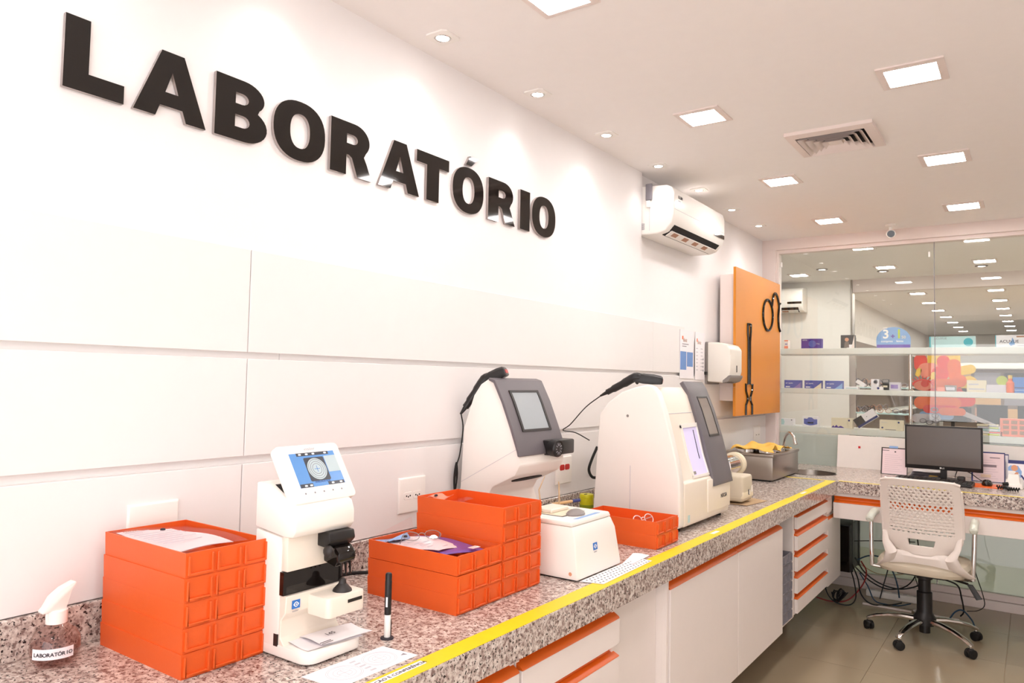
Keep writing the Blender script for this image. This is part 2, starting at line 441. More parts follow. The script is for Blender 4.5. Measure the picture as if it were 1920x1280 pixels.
# ------------------------------------------------------------------ ceiling air vent
t = Thing('air_vent', 'white square louvred air vent in the ceiling', 'air vent', (-.76, 3.71, CEIL), 0, None, True)
t.part('backing', MB().box(-.17, .17, -.17, .17, -.003, 0), 'dark_hole')
def sqring(mb, a, b, za, zb):
    mb.loft([[(-a,-a,za),(a,-a,za),(a,a,za),(-a,a,za)], [(-b,-b,zb),(b,-b,zb),(b,b,zb),(-b,b,zb)]], caps=False)
fr = MB()
for a, b, za, zb in ((.19, .19, 0, -.016), (.19, .15, -.016, -.024), (.15, .145, -.024, -.004)): sqring(fr, a, b, za, zb)
t.part('frame', fr, 'frame_white')
for a in (.142, .112, .082, .052):
    lv = MB(); sqring(lv, a, a-.026, -.030, -.008); sqring(lv, a-.002, a-.028, -.027, -.005); t.part('louvre', lv, 'frame_white')
t.part('centre_plate', MB().box(-.03, .03, -.03, .03, -.024, -.01), 'frame_white')
# ------------------------------------------------------------------ security camera
t = Thing('security_camera', 'small white bullet security camera under the ceiling by the glass', 'camera', (-.84, 5.93, CEIL))
t.part('mount', MB().lathe([(.035, CEIL), (.035, CEIL-.012), (.012, CEIL-.02), (.010, CEIL-.045)], (-.84, 5.93, 0), seg=16), 'plate_white')
d = Vector((.17, -1, -.18)).normalized(); c = Vector((-.84, 5.93, 2.632))
t.part('housing', MB().tube([c+d*-.05, c+d*-.045, c+d*.035, c+d*.04], [.02, .031, .031, .028], 18), 'plate_white')
t.part('lens', MB().tube([c+d*.03, c+d*.042, c+d*.043], [.025, .025, .001], 18), 'gloss_black')
# ================================================================== THE WALL SIGN
def letter(ch, y0, y1, zb=2.161, zt=2.331):
    """outline loops in unit box, heavy sans"""
    W = y1-y0; Hh = zt-zb
    def E_(cx, cy, rx, ry, n=40, p=2.3):
        out = []
        for k in range(n):
            a = 2*PI*k/n; c, s = math.cos(a), math.sin(a)
            out.append((cx+rx*math.copysign(abs(c)**(2/p), c), cy+ry*math.copysign(abs(s)**(2/p), s)))
        return out
    def arc(cx, cy, rx, ry, a0, a1, n=12):
        return [(cx+rx*math.cos(math.radians(a0+(a1-a0)*k/n)), cy+ry*math.sin(math.radians(a0+(a1-a0)*k/n))) for k in range(n+1)]
    if ch == 'L': L = [[(0,0),(1,0),(1,.26),(.40,.26),(.40,1),(0,1)]]
    elif ch == 'I': L = [[(0,0),(1,0),(1,1),(0,1)]]
    elif ch == 'T': L = [[(.31,0),(.69,0),(.69,.75),(1,.75),(1,1),(0,1),(0,.75),(.31,.75)]]
    elif ch == 'A': L = [[(0,0),(.29,0),(.345,.175),(.655,.175),(.71,0),(1,0),(.655,1),(.345,1)], [(.5,.70),(.41,.385),(.59,.385)]]
    elif ch == 'B': L = [[(0,0),(.55,0)] + arc(.55,.29,.45,.29,-90,55) + arc(.53,.75,.40,.25,-40,90) + [(0,1)],
                         [(.37,.22),(.37,.42),(.50,.42)] + arc(.52,.32,.13,.10,90,-90,8),
                         [(.37,.60),(.37,.78),(.48,.78)] + arc(.50,.69,.12,.09,90,-90,8)]
    elif ch == 'R': L = [[(0,0),(.37,0),(.37,.385),(.42,.385)] + [(.50,.34),(.64,0),(1,0)] + [(.86,.30),(.79,.42)] + arc(.55,.70,.37,.30,-38,90) + [(0,1)],
                         [(.37,.60),(.37,.78),(.50,.78)] + arc(.52,.69,.11,.09,90,-90,8)]
    else: L = [E_(.5, .5, .5, .525), E_(.5, .5, .19, .305, 32)]
    L = [[(a*W, b*Hh) for a, b in lp] for lp in L]
    if ch == 'Ó': L.append([(.40*W, 1.08*Hh), (.58*W, 1.08*Hh), (.80*W, 1.30*Hh), (.52*W, 1.30*Hh)])
    return L
def letter_obj(ch, y0, y1, label):
    cu = bpy.data.curves.new('letter', 'CURVE'); cu.dimensions = '2D'; cu.fill_mode = 'BOTH'; cu.extrude = .0055
    for lp in letter(ch, y0, y1):
        sp = cu.splines.new('POLY'); sp.points.add(len(lp)-1); sp.use_cyclic_u = True
        for p, q in zip(sp.points, lp): p.co = (q[0], q[1], 0, 1)
    tmp = bpy.data.objects.new('tmp', cu); COL.objects.link(tmp)
    me = bpy.data.meshes.new_from_object(tmp.evaluated_get(bpy.context.evaluated_depsgraph_get()))
    bpy.data.objects.remove(tmp); bpy.data.curves.remove(cu)
    m = Matrix(((0,0,1,0),(1,0,0,0),(0,1,0,0),(0,0,0,1)))
    me.transform(m); me.materials.clear(); me.materials.append(MATS['gloss_black']); me.materials.append(MATS['letter_edge'])
    for p in me.polygons:
        if abs(p.normal.x) < .5: p.material_index = 1
    o = rawobj('sign_letter', me, None); o.location = (WX+.003, y0, 2.161)
    tag(o, label, 'letter', 'raised letters of the wall sign')
for ch, a, b, lb in (('L', .739, .876, 'black raised letter L beginning the wall sign'), ('A', .899, 1.092, 'black raised letter A between L and B'),
        ('B', 1.117, 1.281, 'black raised letter B in the wall sign'), ('O', 1.302, 1.492, 'black raised letter O between B and R, without accent'),
        ('R', 1.514, 1.692, 'black raised letter R between O and A'), ('A', 1.722, 1.922, 'black raised letter A between R and T'),
        ('T', 1.906, 2.083, 'black raised letter T in the wall sign'), ('Ó', 2.106, 2.297, 'black raised letter O carrying the acute accent'),
        ('R', 2.329, 2.516, 'black raised letter R just before the letter I'), ('I', 2.554, 2.628, 'black raised letter I in the wall sign'),
        ('O', 2.645, 2.838, 'black raised letter O ending the wall sign')):
    letter_obj(ch, a, b, lb)
# ================================================================== WORKTOP AND CABINETS
DF = 5.18            # front edge of the desk part of the worktop
t = Thing('worktop', 'speckled granite worktop running along the wall and round the corner', 'worktop', (WX, 3.0, .8))
t.part('run_slab', MB().box(WX, CE-.03, YB+.02, DF, .87, CT), 'granite')
def slab_hole(mb, x0, x1, y0, y1, cx, cy, rad, z0, z1, n=48):
    C, S = [], []
    for k in range(n):
        a = 2*PI*(k+.5)/n; c, s = math.cos(a), math.sin(a)
        m = min(((x1-cx) if c > 0 else (x0-cx))/c if abs(c) > 1e-6 else 9, ((y1-cy) if s > 0 else (y0-cy))/s if abs(s) > 1e-6 else 9)
        C.append((cx+rad*c, cy+rad*s)); S.append((cx+m*c, cy+m*s))
    mb.loft([[(a, b, z0) for a, b in S], [(a, b, z1) for a, b in S], [(a, b, z1) for a, b in C], [(a, b, z0) for a, b in C], [(a, b, z0) for a, b in S]], caps=False)
SX, SY, SR = -1.305, 5.545, .165
ds = MB(); slab_hole(ds, -1.56, -1.06, 5.30, 5.80, SX, SY, SR, .87, CT)
ds.box(WX, -1.56, DF+.001, GY-.055, .87, CT); ds.box(-1.06, XR-.02, DF+.030, GY-.055, .87, CT); ds.box(-1.088, CE, DF, DF+.030, .87, CT)
ds.box(-1.56, -1.088, DF+.001, 5.30, .87, CT); ds.box(-1.088, -1.06, DF+.030, 5.30, .87, CT); ds.box(-1.56, -1.06, 5.80, GY-.055, .87, CT)
t.part('desk_slab', ds, 'granite')
for a, b in ((YB+.02, 1.418), (1.4195, DF)): t.part('front_apron', MB().box(CE-.03, CE, a, b, .82, CT).bevel(.0015, 1), 'granite')
t.part('front_apron', MB().box(CE, XR-.02, DF-.003, DF+.030, .826, CT).bevel(.0015, 1), 'granite')
for a, b, w_ in ((YB+.02, 2.62, 'nearer'), (2.621, DF, 'farther')): single('backsplash', MB().box(WX+.0003, WX+.015, a, b, CT, .989).bevel(.0015, 1), 'granite', 'low granite backsplash strip on the wall, %s length' % w_, 'backsplash', (WX, (a+b)/2, CT))
# sink
t = Thing('sink', 'round stainless steel sink bowl let into the granite corner', 'sink', (SX, SY, .76))
t.part('bowl', MB().lathe([(.168, CT+.003), (SR-.002, CT+.002), (SR-.004, .88), (.15, .82), (.12, .785), (.03, .775)], (SX, SY, 0), seg=40, caps=False), 'steel')
t.part('drain', MB().lathe([(.03, .776), (.028, .779), (.001, .777)], (SX, SY, 0), seg=20, caps=False), 'chrome')
t = Thing('tap', 'curved chrome tap beside the round sink', 'tap', (-1.535, 5.70, CT))
t.part('base', MB().lathe([(.028, CT), (.026, CT+.02), (.016, CT+.035), (.013, CT+.06)], (-1.535, 5.70, 0), seg=18), 'chrome')
sp = smooth_path([(-1.535, 5.70, .95), (-1.535, 5.70, 1.06), (-1.52, 5.69, 1.13), (-1.485, 5.66, 1.165), (-1.45, 5.635, 1.145), (-1.436, 5.625, 1.115)], 5)
t.part('spout', MB().tube(sp, .010, 12), 'chrome')
t.part('nozzle', MB().cyl((-1.440, 5.628, 1.125), (-1.428, 5.62, 1.085), .014, .015, 14), 'chrome')
# yellow tape
t = Thing('edge_tape', 'yellow adhesive tape stuck along the front edge of the worktop', 'tape', (-1.085, 2.9, CT+.0005))
t.part('strip', MB().box(-1.113, CE-.001, YB+.05, 4.2, CT+.0005, CT+.0012), 'tape_yellow')
t.part('strip', MB().hexa([(-1.107, 4.19, CT+.0012), (CE-.003, 4.19, CT+.0012), (CE-.003, 5.17, CT+.0012), (-1.118, 5.17, CT+.0012), (-1.107, 4.19, CT+.0018), (CE-.003, 4.19, CT+.0018), (CE-.003, 5.17, CT+.0018), (-1.118, 5.17, CT+.0018)]), 'tape_yellow')
t.part('strip', MB().box(-1.50, -1.10, 5.15, 5.175, CT+.0005, CT+.0011), 'tape_yellow')
t.part('strip', MB().box(-1.05, 1.2, DF+.004, DF+.03, CT+.0005, CT+.0011), 'tape_yellow')
t.part('label_strip', MB().box(-1.104, -1.085, 1.03, 1.235, CT+.0013, CT+.0017), 'paper')
t.part('lettering', text_mesh('MARCAÇÃO E CONFERÊNCIA', .0135, (-1.0885, 1.036, CT+.0021), (0,1,0), (-1,0,0), .0002, org=t.org, sx=1.12), 'print_dark')
t.part('label_strip', MB().box(-1.10, -1.083, 4.42, 4.52, CT+.0019, CT+.0022), 'paper')
t.part('label_strip', MB().box(-1.10, -1.083, 2.99, 3.06, CT+.0013, CT+.0017), 'paper')
# ------------------------------------------------------------------ cabinets under the worktop
FX = -1.085          # plane of the drawer fronts
def rail_prof(z0, z1, x=FX):
    h = z1-z0
    return [(x-.05, z0), (x+.001, z0), (x-.002, z0+.10*h), (x-.026, z0+.38*h), (x-.030, z0+.60*h), (x-.022, z0+.84*h), (x-.012, z1), (x-.05, z1)]
def carcass(t, y0, y1, z0=.245, z1=.822, xb=WX+.03, xf=FX-.052, th=.018, back=True):
    t.part('side_panel', MB().box(xb, FX-.020, y0, y0+th, z0, z1).bevel(.001, 1), 'laminate')
    t.part('side_panel', MB().box(xb, FX-.020, y1-th, y1, z0, z1).bevel(.001, 1), 'laminate')
    t.part('bottom_panel', MB().box(xb, FX-.020, y0+th, y1-th, z0, z0+th), 'laminate')
    t.part('back_panel', MB().box(xb, xb+.012, y0+th, y1-th, z0+th, z1), 'laminate')
def drawer_unit(name, label, y0, y1, rails, fronts, group=None):
    t = Thing(name, label, 'drawer unit', ((WX+FX)/2, (y0+y1)/2, .245), 0, group)
    carcass(t, y0, y1)
    for (f0, f1), (r0_, r1_) in zip(fronts, rails):
        dr = t.part('drawer', MB().box(FX-.018, FX, y0+.003, y1-.003, f0, f1).bevel(.0012, 1), 'laminate')
        t.part('drawer_box', MB().box(FX-.42, FX-.055, y0+.03, y1-.03, f0+.01, f1-.01), 'laminate', dr)
        t.part('handle_rail', MB().prism(rail_prof(r0_, r1_), 1, y0+.004, y1-.004), 'rail_orange', dr)
    for (yy) in (y0+.06, y1-.06):
        t.part('leg', MB().cyl((FX-.26, yy, 0), (FX-.26, yy, .245), .02, .02, 14), 'black_plastic')
    return t
railsA = [(.770, .822), (.652, .688), (.535, .571), (.418, .454), (.300, .337)]
frontsA = [(.690, .769), (.573, .651), (.456, .534), (.339, .417), (.247, .299)]
drawer_unit('drawer_unit', 'white drawer unit with orange rails nearest the viewer', .95, 1.597, railsA, frontsA)
drawer_unit('drawer_unit', 'white drawer unit with orange rails just left of the open knee space', 1.603, 2.155, railsA, frontsA)
railsC = [(.783, .820), (.679, .715), (.564, .597), (.447, .483), (.333, .363)]
frontsC = [(.717, .782), (.599, .678), (.485, .563), (.365, .446), (.256, .332)]
drawer_unit('drawer_unit', 'white five-drawer unit with orange rails near the desk corner', 4.31, 5.055, railsC, frontsC)
t = Thing('door_cabinet', 'white two-door cabinet with orange top rail under the worktop', 'cabinet', ((WX+FX)/2, 3.27, .235))
carcass(t, 2.53, 4.008, .235)
t.part('face_frame', MB().box(FX-.021, FX-.004, 2.530, 2.548, .235, .822).bevel(.001, 1), 'laminate')
for a, b in ((2.552, 3.298), (3.304, 4.008)):
    d = t.part('door', MB().box(FX-.018, FX+.002, a, b, .232, .769).bevel(.0015, 1), 'laminate')
    t.part('handle_rail', MB().prism(rail_prof(.770, .822), 1, a, b), 'rail_orange', d)
t.part('door_gap_shade', MB().box(FX-.018, FX-.006, 3.2985, 3.3035, .235, .768), 'print_grey')  # grey strip painting the shade in the open gap between the doors
t.part('filler_panel', MB().box(FX-.062, FX-.045, 2.158, 2.529, .235, .822).bevel(.001, 1), 'laminate')
for yy, xo in ((2.62, .26), (3.46, .12), (3.95, .26)): t.part('leg', MB().cyl((FX-xo, yy, 0), (FX-xo, yy, .235), .025, .025, 14), 'black_plastic')
t = Thing('open_cabinet', 'narrow open white niche holding stacked grey trays', 'cabinet', ((WX+FX)/2, 4.16, .235))
carcass(t, 4.0105, 4.3085, .237)
t = Thing('corner_cabinet', 'white corner cabinet with short orange rail beside the desk', 'cabinet', ((WX+FX)/2, 5.3, .24))
t.part('body', MB().box(WX+.03, FX-.02, 5.058, 5.365, .24, .80).bevel(.001, 1), 'laminate')
d = t.part('door', MB().box(FX-.02, FX-.003, 5.06, 5.43, .242, .66).bevel(.001, 1), 'laminate')
t.part('handle_rail', MB().prism(rail_prof(.661, .70, FX-.003), 1, 5.075, 5.40), 'rail_orange', d)
t.part('filler_panel', MB().box(FX-.02, FX-.006, 5.06, 5.19, .702, .82).bevel(.001, 1), 'laminate')
t = Thing('desk_drawer', 'long shallow white desk drawer with orange rail under the desk', 'drawer', (0.1, 5.5, .66))
yf = DF+.012
t.part('apron', MB().box(-1.083, XR-.03, yf+.01, yf+.03, .802, .8255).bevel(.001, 1), 'laminate')
dr = t.part('drawer', MB().box(-1.083, XR-.03, yf, yf+.018, .660, .760).bevel(.0015, 1), 'laminate')
t.part('drawer_box', MB().box(-1.07, XR-.04, yf+.045, 5.65, .668, .75), 'laminate', dr)
def rail_prof_y(z0, z1, y):
    h = z1-z0
    return [(y+.045, z0), (y-.001, z0), (y+.002, z0+.1*h), (y+.022, z0+.4*h), (y+.024, z0+.6*h), (y+.012, z1), (y+.045, z1)]
t.part('handle_rail', MB().prism(rail_prof_y(.761, .801, yf), 0, -1.08, XR-.03), 'rail_orange', dr)
# ------------------------------------------------------------------ stacking trays
def tray_parts(m):
    """front face towards +x, origin at the middle of the front-bottom edge; L long, Wd wide, Ht high"""
    L, Wd, Ht, th = .33, .197, .0505, .003
    y0, y1 = -Wd/2, Wd/2
    b = MB()
    # walls lean outwards a hair towards the rim and end in a small groove over the tray below
    g = .0013
    b.box(-L+g, -g, y0+g, y1-g, 0, .004)                   # bottom
    def wall(a, c): b.hexa([(a[0], a[2], .0015), (a[1], a[2], .0015), (a[1], a[3], .0015), (a[0], a[3], .0015), (c[0], c[2], Ht), (c[1], c[2], Ht), (c[1], c[3], Ht), (c[0], c[3], Ht)])
    wall((-L+g, -g, y0+g, y0+th+g), (-L, 0, y0, y0+th)); wall((-L+g, -g, y1-th-g, y1-g), (-L, 0, y1-th, y1))
    wall((-L+g, -L+th+g, y0+th+g, y1-th-g), (-L, -L+th, y0+th, y1-th)); wall((-th-g, -g, y0+th+g, y1-th-g), (-th, 0, y0+th, y1-th))
    body = b.mesh('body', smooth=False)
    cw = Wd/3
    fr = MB(); a = cw*.43; h0, h1 = .005, Ht-.006; bw = .0042
    fr.box(-.002, .0048, -a, -a+bw, h0, h1); fr.box(-.002, .0048, a-bw, a, h0, h1); fr.box(-.002, .0048, -a+bw, a-bw, h0, h0+bw)
    cell = fr.bevel(.0008, 1).mesh('front_cell', smooth=False)
    tb = MB().box(-.014, -.0115, -.024, .024, .010, Ht-.003).mesh('inner_divider', smooth=False)
    for me in (body, cell, tb): me.materials.append(MATS[m])
    return body, cell, tb, cw
TRAY = {}
def tray(m, x, y, z, label, group, rz=0):
    if m not in TRAY: TRAY[m] = tray_parts(m)
    body, cell, tb, cw = TRAY[m]
    t = Thing('tray', label, 'tray', (x, y, z), rz, group, True)
    t.part('body', body, m)
    for k in (-1, 0, 1):
        o = t.part('front_cell', cell, m); o.location = (0, k*cw, 0)
    return t
def stack(m, x, y, n, what, group, z=CT, rz=0, jit=.0008, dz=.0505, gap=None):
    words = ['bottom', 'second', 'third', 'fourth', 'fifth', 'sixth', 'seventh']
    for k in range(n):
        w_ = 'topmost' if k == n-1 else ('bottom' if k == 0 else words[k] + ' from the bottom')
        zz = z+k*dz + (gap if gap and k == n-1 else 0)
        col = 'orange' if m == 'tray_orange' else 'grey'
        lb = ('%s %s tray of the %s' % (w_, col, what)) if k in (0, n-1) else ('%s tray, %s, in the %s' % (col, w_, what))
        t = tray(m, x+random.uniform(-jit, jit), y+random.uniform(-jit, jit), zz, lb, group, rz+random.uniform(-.002, .002))
    return t
S1 = stack('tray_orange', -1.410, .9585, 5, 'five-tray stack left of the lens meter', 'orange trays stacked left of the lens meter')
S2 = stack('tray_orange', -1.237, 1.617, 3, 'low stack behind the standing marker', 'orange trays in the low stack', gap=.001)
S3 = stack('tray_orange', -1.238, 1.8195, 5, 'tall stack below the grey-framed screen', 'orange trays in the tall stack')
S4 = stack('tray_orange', -1.148, 2.668, 2, 'pair in front of the large edger', 'orange trays before the edger')
S5 = stack('crate_grey', FX-.010, 4.131, 7, 'stack in the open niche', 'grey trays in the niche', z=.2555)
for S in (S1, S2, S3, S4):
    # inner finger dividers that stand behind the front wall of the topmost trays
    for yy in (-.055, .060): 
        o = S.part('inner_divider', TRAY['tray_orange'][2], 'tray_orange'); o.location = (0, yy, 0)
# ================================================================== EQUIPMENT ON THE WORKTOP
# ------------------------------------------------------------------ lens meter (left face at y=1.05, front towards +x)
LY0, LY1 = 1.052, 1.216
t = Thing('lens_meter', 'white upright lens meter with a tilted blue screen', 'lens meter', (-1.36, 1.134, CT))
t.part('foot', MB().prism(rrect(-1.452, -1.258, LY0, LY1, .03, 5), 2, CT+.004, CT+.030).bevel(.004, 2), 'device_white')
t.part('foot_pad', MB().prism(rrect(-1.44, -1.27, LY0+.01, LY1-.01, .03, 5), 2, CT, CT+.005), 'rubber')
# column: rear housing plus stepped front plates
t.part('rear_housing', MB().prism([(-1.450, CT+.02), (-1.357, CT+.02), (-1.357, 1.162), (-1.450, 1.172)], 1, LY0, LY1).bevel(.006, 2), 'device_white')
t.part('lower_front', MB().prism([(-1.357, CT+.028), (-1.336, CT+.028), (-1.352, .945), (-1.352, .982), (-1.338, .998), (-1.335, 1.036), (-1.357, 1.036)], 1, LY0+.002, LY1-.001).bevel(.002, 1), 'device_ivory')
t.part('upper_front', MB().box(-1.357, -1.337, LY0+.003, LY1-.002, 1.088, 1.166).bevel(.003, 2), 'device_ivory')
t.part('dark_window', MB().box(-1.357, -1.344, LY0-.0005, LY1+.003, 1.037, 1.087), 'gloss_black')
hd = t.part('head', MB().prism([(-1.450, 1.175), (-1.345, 1.163), (-1.318, 1.165), (-1.308, 1.178), (-1.308, 1.208), (-1.318, 1.230), (-1.405, 1.274), (-1.450, 1.275)], 1, LY0-.001, LY1+.004).bevel(.004, 2), 'device_white')
t.part('top_recess', MB().hexa([(-1.400, LY0+.012, 1.270), (-1.335, LY0+.012, 1.237), (-1.335, LY1-.010, 1.237), (-1.400, LY1-.010, 1.270), (-1.3995, LY0+.012, 1.2722), (-1.3345, LY0+.012, 1.2392), (-1.3345, LY1-.010, 1.2392), (-1.3995, LY1-.010, 1.2722)]), 'dark_hole', hd)
st = t.part('lens_stage', MB().prism(rrect(-1.345, -1.268, LY0+.062, LY1+.008, .012, 4), 2, .985, 1.030).bevel(.004, 2), 'device_ivory')
t.part('stage_slot', MB().box(-1.2685, -1.2665, LY0+.118, LY1-.004, 1.010, 1.017), 'black_plastic', st)
t.part('lens_cone', MB().lathe([(.022, 1.030), (.021, 1.034), (.009, 1.047), (.008, 1.054), (.005, 1.058), (.001, 1.059)], (-1.298, LY0+.128, 0), seg=24), 'dark_plastic', st)
mk = t.part('marking_arm', MB().prism([(-1.345, 1.095), (-1.300, 1.085), (-1.285, 1.10), (-1.287, 1.118), (-1.302, 1.132), (-1.345, 1.135)], 1, LY0+.105, LY1-.008).bevel(.005, 2), 'gloss_black')
for k in range(3): t.part('marking_pin', MB().cyl((-1.293, LY0+.118+.013*k, 1.10), (-1.291, LY0+.118+.013*k, 1.066), .0035, .002, 8), 'gloss_black', mk)
t.part('lens_clamp', MB().prism([(-1.35, 1.133), (-1.31, 1.130), (-1.295, 1.145), (-1.30, 1.165), (-1.35, 1.167)], 1, LY0+.085, LY1-.002).bevel(.004, 2), 'black_plastic', mk)
t.part('clamp_knob', MB().ball((-1.300, LY0+.085, 1.125), .014, .01, .014), 'dark_plastic', mk)
# tilted display
dU = Vector((-.034, .9994, 0)).normalized(); dV = Vector((-.5396, -.0183, .8417)).normalized(); dN = dU.cross(dV)
P0 = Vector((-1.33, 1.0556, 1.2295)) + dN*.012       # lower-left corner of the display on its front plane
SW, SH = .188, .144
def dp(a, b, c=0): return P0+dU*a+dV*b+dN*c
def dprism(prof, c0, c1):
    mb = MB(); mb.loft([[dp(a, b, c0) for a, b in prof], [dp(a, b, c1) for a, b in prof]]); return mb
ds = t.part('display', dprism(rrect(0, SW, 0, SH, .012), -.020, 0).bevel(.003, 2), 'device_white')
t.part('hinge', dprism([(.045, .004), (.135, .004), (.135, .03), (.045, .03)], -.045, -.019), 'black_plastic', ds)
sx0, sx1, sy0, sy1 = .032, .166, .036, .122
t.part('screen', dprism([(sx0, sy0), (sx1, sy0), (sx1, sy1), (sx0, sy1)], 0, .0006), 'lcd_blue', ds)
t.part('target_square', dprism(rrect(.068, .128, .049, .109, .004), .0006, .0009), 'lcd_dark', ds)
t.part('target_disc', dprism(circ(.098, .079, .0275, n=32), .0009, .0011), 'lcd_pale', ds)
for rr_ in (.024, .0185, .013):
    t.part('target_ring', MB().tube([dp(.098+rr_*math.cos(2*PI*k/32), .079+rr_*math.sin(2*PI*k/32), .0011) for k in range(32)], .0006, 4, closed=True), 'print_grey', ds)
t.part('target_cross', dprism([(.0975, .071), (.0985, .071), (.0985, .087), (.0975, .087)], .0011, .0014), 'logo_blue', ds)
t.part('target_cross', dprism([(.090, .0785), (.106, .0785), (.106, .0795), (.090, .0795)], .0011, .0014), 'logo_blue', ds)
t.part('readout', dprism([(.130, .068), (.166, .068), (.166, .110), (.130, .110)], .0006, .0009), 'lcd_pale', ds)
for a, b, c, d_ in ((.052, .114, .148, .122), (.033, .036, .070, .045), (.115, .036, .164, .044)):
    t.part('icon_bar', dprism([(a, b), (c, b), (c, d_), (a, d_)], .0006, .0008), 'lcd_dark', ds)
for a, b in ((.058, .116), (.078, .116), (.098, .116), (.134, .116), (.045, .038), (.060, .038), (.125, .038), (.150, .038)):
    t.part('icon', dprism(rrect(a, a+.008, b, b+.004, .0015, 2), .0008, .0010), 'lcd_white', ds)
t.part('lettering', text_mesh('essilor', .0125, dp(.080, .1275, .0006), dU, dV, .0001, org=t.org), 'print_light', ds)
t.part('lettering', text_mesh('ANELADA 0.50', .007, dp(.078, .0445, .0008), dU, dV, .0001, org=t.org), 'navy', ds)
for k in range(5): t.part('button_mark', dprism(circ(.040+.027*k, .022, .002, n=10), 0, .0006), 'print_grey', ds)
def essilor_logo(t, at, U, V, w, par=None):
    U = Vector(U).normalized(); V = Vector(V).normalized(); N = U.cross(V); at = Vector(at)
    def q(a, b, c): return at+U*a*w+V*b*w+N*c
    def pr(prof, c0, c1):
        mb = MB(); mb.loft([[q(a, b, c0) for a, b in prof], [q(a, b, c1) for a, b in prof]]); return mb
    bd = t.part('logo_badge', pr([(0,0),(1,0),(1,.86),(0,.86)], -.0005, .0005), 'logo_blue', par)
    if par is None:
        eye = [(.14,.43)]+[(.14+.72*k/10, .43+.26*math.sin(PI*k/10)) for k in range(1,10)]+[(.86,.43)]+[(.86-.72*k/10, .43-.26*math.sin(PI*k/10)) for k in range(1,10)]
        t.part('eye_mark', pr(eye, .0005, .0008), 'bright_white', bd)
        t.part('eye_mark', pr(circ(.5,.43,.17,n=16), .0008, .0011), 'logo_blue', bd)
        t.part('eye_mark', pr(circ(.5,.43,.08,n=12), .0011, .0014), 'bright_white', bd)
        t.part('lettering', text_mesh('essilor', w*.30, q(.05, -.30, .0005), U, V, .0001, org=t.org), 'print_grey', bd)
essilor_logo(t, (-1.3355, LY0+.018, 1.006), (0,1,0), (0,0,1), .0215)
t.part('power_inlet', MB().box(-1.372, -1.3585, LY0-.0006, LY0+.004, .926, .952), 'dark_plastic')
# folded papers lying on its foot
t = Thing('paper_slips', 'folded white paper slips lying on the foot of the lens meter', 'paper', (-1.30, 1.14, .9305))
def sheet(pts, z, th=.0008, wob=.002, n=8, seed=0):
    """thin sheet on 4 corner points with a gentle wave"""
    rnd = random.Random(seed); mb = MB(); A, B, C_, D = [Vector((p[0], p[1], 0)) for p in pts]; rows = []
    ph = rnd.uniform(0, 6)
    for i in range(n+1):
        rw = []
        for j in range(n+1):
            u_, v_ = i/n, j/n; p = (A*(1-u_)+B*u_)*(1-v_)+(D*(1-u_)+C_*u_)*v_
            zz = z+wob*(1+math.sin(ph+5*u_+3*v_)); rw.append((p.x, p.y, zz))
        rows.append(rw)
    for dz in (0, th):
        V_ = [[mb.bm.verts.new((x, y, z_+dz)) for x, y, z_ in rw] for rw in rows]
        for i in range(n):
            for j in range(n): mb.bm.faces.new([V_[i][j], V_[i+1][j], V_[i+1][j+1], V_[i][j+1]])
    return mb
t.part('sheet', sheet([(-1.352, 1.07), (-1.272, 1.065), (-1.248, 1.20), (-1.332, 1.212)], .9305, seed=1), 'paper')
t.part('sheet', sheet([(-1.345, 1.10), (-1.268, 1.10), (-1.243, 1.225), (-1.322, 1.232)], .9355, seed=2), 'paper')
t.part('lettering', text_mesh('145', .018, (-1.293, 1.135, .942), (0,1,0), (-1,0,.02), .0002, org=t.org), 'print_dark')
t.part('print_line', MB().box(-1.270, -1.268, 1.095, 1.125, .9405, .9412), 'print_dark')
t.part('print_line', MB().box(-1.263, -1.2615, 1.095, 1.125, .9405, .9412), 'print_dark')
# ------------------------------------------------------------------ screen machine behind the tall tray stack
m0, m1 = 2.16, 2.462
t = Thing('lens_tracer', 'white lens tracer with grey-framed screen behind the tall orange stack', 'lens machine', (-1.63, 2.31, CT))
prof = [(-1.765, CT+.006), (-1.585, CT+.006), (-1.60, 1.03), (-1.625, 1.095), (-1.605, 1.128), (-1.508, 1.176), (-1.487, 1.213), (-1.494, 1.262), (-1.527, 1.345), (-1.565, 1.435), (-1.605, 1.508), (-1.63, 1.522), (-1.668, 1.500), (-1.70, 1.458), (-1.745, 1.335), (-1.757, 1.10)]
body = t.part('body', MB().prism(prof, 1, m0, m1).bevel(.006, 2), 'device_white')
# dark slot in the sloping underside
sl = MB(); A = Vector((-1.555, 0, 1.150)); dd = Vector((.097, 0, .048)).normalized(); nn = Vector((.048, 0, -.097)).normalized()
cx = [(m0+.15+.10*math.cos(2*PI*k/28), .017*math.sin(2*PI*k/28)) for k in range(28)]
sl.loft([[A+dd*b+Vector((0, a, 0))+nn*-.004 for a, b in cx], [A+dd*b+Vector((0, a, 0))+nn*.0015 for a, b in cx]])
t.part('tracing_slot', sl, 'dark_hole', body)
t.part('shell_seam', MB().bar((-1.75, m0-.0004, 1.135), (-1.50, m0-.0004, 1.272), .0006, .0012), 'print_light', body)
